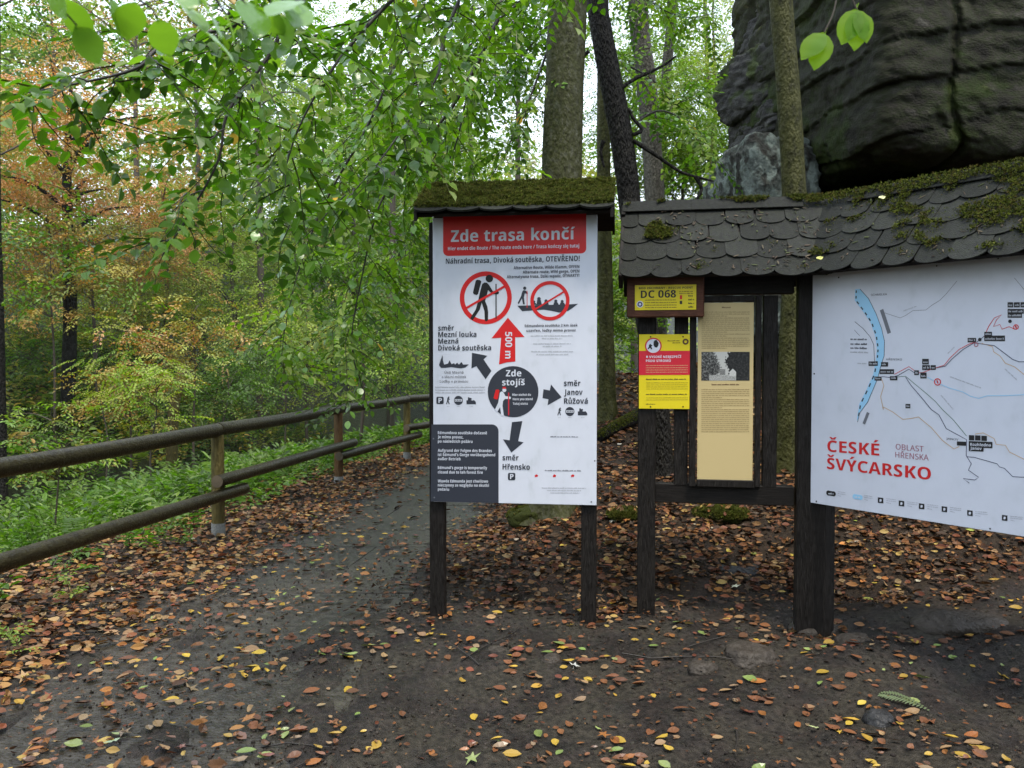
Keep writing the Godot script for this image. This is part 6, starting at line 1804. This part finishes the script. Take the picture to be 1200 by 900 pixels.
func build_litter():
	org = Vector3.ZERO
	var meshes := [dry_mesh(1), dry_mesh(2), dry_mesh(3), maple_mesh(4), dry_mesh(5)]
	var sets := []
	for m in meshes: sets.append([[], []])
	var singles := []     # leaves lying apart on path and mud: [depth, mesh, transform, tone]
	var place := func(x: float, d: float, pal: Array, size: float, up: float, apart: bool, tone := ""):
		var y := hgt(x, -d)
		if absf(x - pc(d)) < 0.86: y = max(y, 0.002)
		var e := 0.05
		var n = Vector3(-(hgt(x + e, -d) - hgt(x - e, -d)) / (2 * e), 1, (hgt(x, -d - e) - hgt(x, -d + e)) / (2 * e)).normalized()
		n = (n + Vector3(rng.randf_range(-1, 1), 0, rng.randf_range(-1, 1)) * up).normalized()
		var a := rng.randf() * TAU
		var b := frame(Vector3(cos(a), 0, sin(a)), n)
		b = Basis(b.x, n, b.x.cross(n)).orthonormalized()
		var w = rng.randi() % 5
		if w == 3 and rng.randf() < 0.5: w = 0
		var k = size * (0.55 + 0.95 * pow(rng.randf(), 1.4)) * (1.35 if w == 3 else 1.0)
		var t = Transform3D(b * Basis.from_scale(Vector3.ONE * k), Vector3(x, y + 0.006 + rng.randf() * up * 0.022, -d))
		if apart: singles.append([d, w, t, pal])
		else:
			sets[w][0].append(t); sets[w][1].append(pick(pal, 0.3))
	# thick carpet between the path and the fence, thinning over the slabs
	var n = 0
	while n < 36000:
		n += 1
		var d = 2.4 + 17.0 * pow(rng.randf(), 1.35)
		var s = rng.randf_range(-3.3, 0.5)
		var x = pc(d) + s
		var edge = -s + nz.get_noise_2d(x * 1.2, d * 1.2 + 20.0) * 0.55
		var p = smoothstep(0.30, 0.95, edge) * (1.0 - smoothstep(2.4, 3.2, -s))
		if rng.randf() > p + 0.06: continue
		place.call(x, d, LIT, 0.058, 1.0, false)
	# slope behind and around the boards
	n = 0
	while n < 34000:
		n += 1
		var d = 5.0 + 8.5 * pow(rng.randf(), 1.2)
		var x = rng.randf_range(-1.1, 5.5)
		if x > 0.66 * d: continue
		var s = x - pc(d)
		var edge = d - 5.55 + nz.get_noise_2d(x * 1.1, d * 1.1) * 0.8
		var p = smoothstep(-0.25, 0.55, edge) * smoothstep(0.55, 1.15, s + nz.get_noise_2d(x * 1.5, d * 1.5) * 0.3)
		if rng.randf() > p: continue
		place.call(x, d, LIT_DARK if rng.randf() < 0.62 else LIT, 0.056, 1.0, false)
	# crumbled bits of older leaves
	n = 0
	while n < 16000:
		n += 1
		var d = 2.6 + 9.0 * pow(rng.randf(), 1.2)
		var x = rng.randf_range(-0.66, 0.64) * d
		var s = x - pc(d)
		if s < -2.4 or (absf(s) < 0.85 and rng.randf() < 0.6) or (s > 0.8 and d < 5.3 and rng.randf() < 0.72): continue
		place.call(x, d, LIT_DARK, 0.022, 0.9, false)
	for e in [on_h(513, 722, 0.0), on_h(690, 727, 0.0), on_h(757, 724, 0.0), on_h(945, 733, 0.03)]:
		for k in 42:
			var a := rng.randf() * TAU; var q := 0.07 + absf(rng.randfn()) * 0.13
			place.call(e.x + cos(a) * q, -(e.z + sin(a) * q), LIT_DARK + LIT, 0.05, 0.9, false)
	# brighter newly fallen leaves on top of the litter
	n = 0
	var fresh := [[0.40, 0.30, 0.05], [0.34, 0.20, 0.04], [0.22, 0.24, 0.05], [0.42, 0.36, 0.26], [0.38, 0.16, 0.04]]
	while n < 700:
		n += 1
		var d = 3.0 + 9.0 * rng.randf(); var x = rng.randf_range(-3.6, 5.0)
		var s = x - pc(d)
		if absf(s) < 0.8 or (s > 0.6 and d < 5.6): continue
		if s < -2.5: continue
		place.call(x, d, fresh, 0.055, 0.4, false)
	# leaves lying apart on the wet slabs and the trodden mud, in loose drifts
	var tones := {"yellow": [[0.38, 0.25, 0.035], [0.30, 0.19, 0.03]], "orange": [[0.24, 0.09, 0.025], [0.19, 0.08, 0.025]], "brown": [[0.13, 0.055, 0.025], [0.09, 0.042, 0.022], [0.17, 0.07, 0.03]], "tan": [[0.24, 0.15, 0.075], [0.19, 0.13, 0.075]], "green": [[0.14, 0.19, 0.05], [0.20, 0.24, 0.08]], "red": [[0.17, 0.05, 0.028], [0.14, 0.045, 0.028]]}
	var order := ["brown", "brown", "brown", "brown", "brown", "brown", "orange", "orange", "tan", "tan", "tan", "yellow", "yellow", "yellow", "green", "brown", "red", "brown", "brown"]
	n = 0
	while n < 1500:
		var d = 2.9 + 5.6 * pow(rng.randf(), 0.9)
		var x = rng.randf_range(-0.62, 0.66) * d
		var s = x - pc(d)
		if s < -0.85 and d > 2.0: continue
		if d > 5.6 and s > 0.8: continue
		if nz.get_noise_2d(x * 1.1 + 70.0, d * 1.1) < rng.randf_range(-0.45, 0.4): continue
		n += 1
		place.call(x, d, [order[rng.randi() % order.size()]], 0.057, 0.4, true)
	singles.sort_custom(func(a, b): return a[0] < b[0])
	var mats := {}
	for key in tones:
		mats[key] = []
		for c in tones[key]:
			var m := plain(lin(c[0], c[1], c[2]), 0.36); m.backlight_enabled = true; m.backlight = Color(0.2, 0.14, 0.06)
			mats[key].append(m)
	var what := {"yellow": "yellow fallen leaf lying flat on the wet trodden ground", "orange": "orange-brown fallen beech leaf on the wet trodden ground", "brown": "dark brown fallen leaf on the wet trodden ground", "tan": "pale tan fallen leaf on the wet trodden ground", "green": "greenish fallen leaf on the wet trodden ground", "red": "reddish fallen leaf on the wet trodden ground"}
	for i in singles.size():
		var e: Array = singles[i]; var key: String = e[3][0]
		if i < 270:
			var o = node(numbered("fallen_leaf"), meshes[e[1]], mats[key][i % mats[key].size()], self)
			o.transform = e[2]
			tag(o, what[key], "leaf", key + " leaves fallen on the path and mud")
		else:
			sets[e[1]][0].append(e[2]); sets[e[1]][1].append(pick(tones[key], 0.2))
	# a few leaves that stand out
	for e in [[860, 690, 0.10, 0.50, 0.50, 0.36, "large pale cream leaf lying on the litter under the info panel", 3], [726, 522, 0.07, 0.5, 0.48, 0.4, "pale curled leaf on the slope behind the sign post", 0], [962, 860, 0.07, 0.36, 0.40, 0.18, "pale green two-lobed leaf on the mud below the kiosk", 3], [715, 615, 0.10, 0.32, 0.31, 0.27, "grey-white dead maple leaf beside the sign's post", 3], [782, 583, 0.10, 0.34, 0.28, 0.2, "pale tan leaf under the low beam of the kiosk", 3], [1005, 640, 0.12, 0.33, 0.29, 0.22, "large pale brown maple leaf below the corner of the map board", 3], [142, 875, 0.10, 0.26, 0.33, 0.2, "pale green leaf on the wet slabs near the path edge", 3], [127, 697, 0.12, 0.42, 0.37, 0.25, "large cream leaf among the brown litter by the fence", 3], [672, 790, 0.08, 0.36, 0.36, 0.33, "greyish white curled leaf in the mud before the sign", 3], [1010, 832, 0.06, 0.45, 0.33, 0.05, "lone bright leaf on the mud under the map board", 0]]:
		var p = on_ground(e[0], e[1])
		var m := plain(lin(e[3], e[4], e[5]), 0.5)
		var o = node(numbered("fallen_leaf"), meshes[e[7]], m, self)
		o.transform = Transform3D(Basis.from_euler(Vector3(0.25, rng.randf() * TAU, 0.1)) * Basis.from_scale(Vector3.ONE * e[2]), p + Vector3(0, 0.014, 0))
		tag(o, e[6], "leaf")
	var root := Node3D.new(); root.name = "leaf_litter"; add_child(root)
	tag(root, "brown and orange carpet of fallen beech leaves beside the path and up the slope", "leaf litter"); root.set_meta("kind", "stuff")
	for i in meshes.size(): multi("litter", meshes[i], sets[i][0], sets[i][1], M.litter, root)
	# fallen fern frond on the mud
	var fp := on_ground(1090, 838)
	var fr := node("fern_frond", fern_mesh(31), M.far_leaf, self)
	var ff := plain(lin(0.10, 0.13, 0.06), 0.5); fr.material_override = ff
	fr.transform = Transform3D(Basis.from_euler(Vector3(0, 2.5, 0)) * Basis.from_scale(Vector3(0.42, 0.12, 0.42)), fp + Vector3(0, 0.012, 0))
	tag(fr, "pale withered fern frond lying on the mud under the map board", "fern")
	# twigs on the ground
	for i in 14:
		var d = rng.randf_range(3.2, 8.5); var x = rng.randf_range(-0.5, 0.55) * d
		var o = Vector3(x, hgt(x, -d) + 0.008, -d)
		var tw := thing("fallen_twig", "thin dark twig fallen among the leaves on the ground", "twig", o, "fallen twigs")
		var a := rng.randf() * TAU; var l := rng.randf_range(0.07, 0.2)
		var pts := []
		for k in 5:
			var q := Vector3(cos(a), 0, sin(a)) * l * (k - 2) + rv() * 0.008
			q.y = hgt(x + q.x, -d + q.z) - o.y + 0.012
			pts.append(q)
		var st := new_st(0); tube(st, pts, [0.004, 0.004, 0.0035, 0.003, 0.002], 5)
		part("stick", st, M.twig, tw)
	# leaves caught on the kiosk roof
	for e in [[960, 303, 0.05, 0.45, 0.45, 0.12, "yellow-green leaf stuck on the lowest kiosk shingles"], [1044, 301, 0.06, 0.5, 0.16, 0.12, "small salmon-red leaf stuck on the kiosk shingles"], [1033, 232, 0.05, 0.5, 0.5, 0.25, "pale leaf near the ridge of the kiosk roof"]]:
		var r := at(e[0], e[1], 4.72 if e[0] < 1000 else 4.62)
		var o = node(numbered("fallen_leaf"), meshes[1], plain(lin(e[3], e[4], e[5]), 0.5), self)
		o.position = r
		o.transform = Transform3D(Basis.from_euler(Vector3(0.8, 0.6, 0.3)) * Basis.from_scale(Vector3.ONE * e[2]), r)
		tag(o, e[6], "leaf")
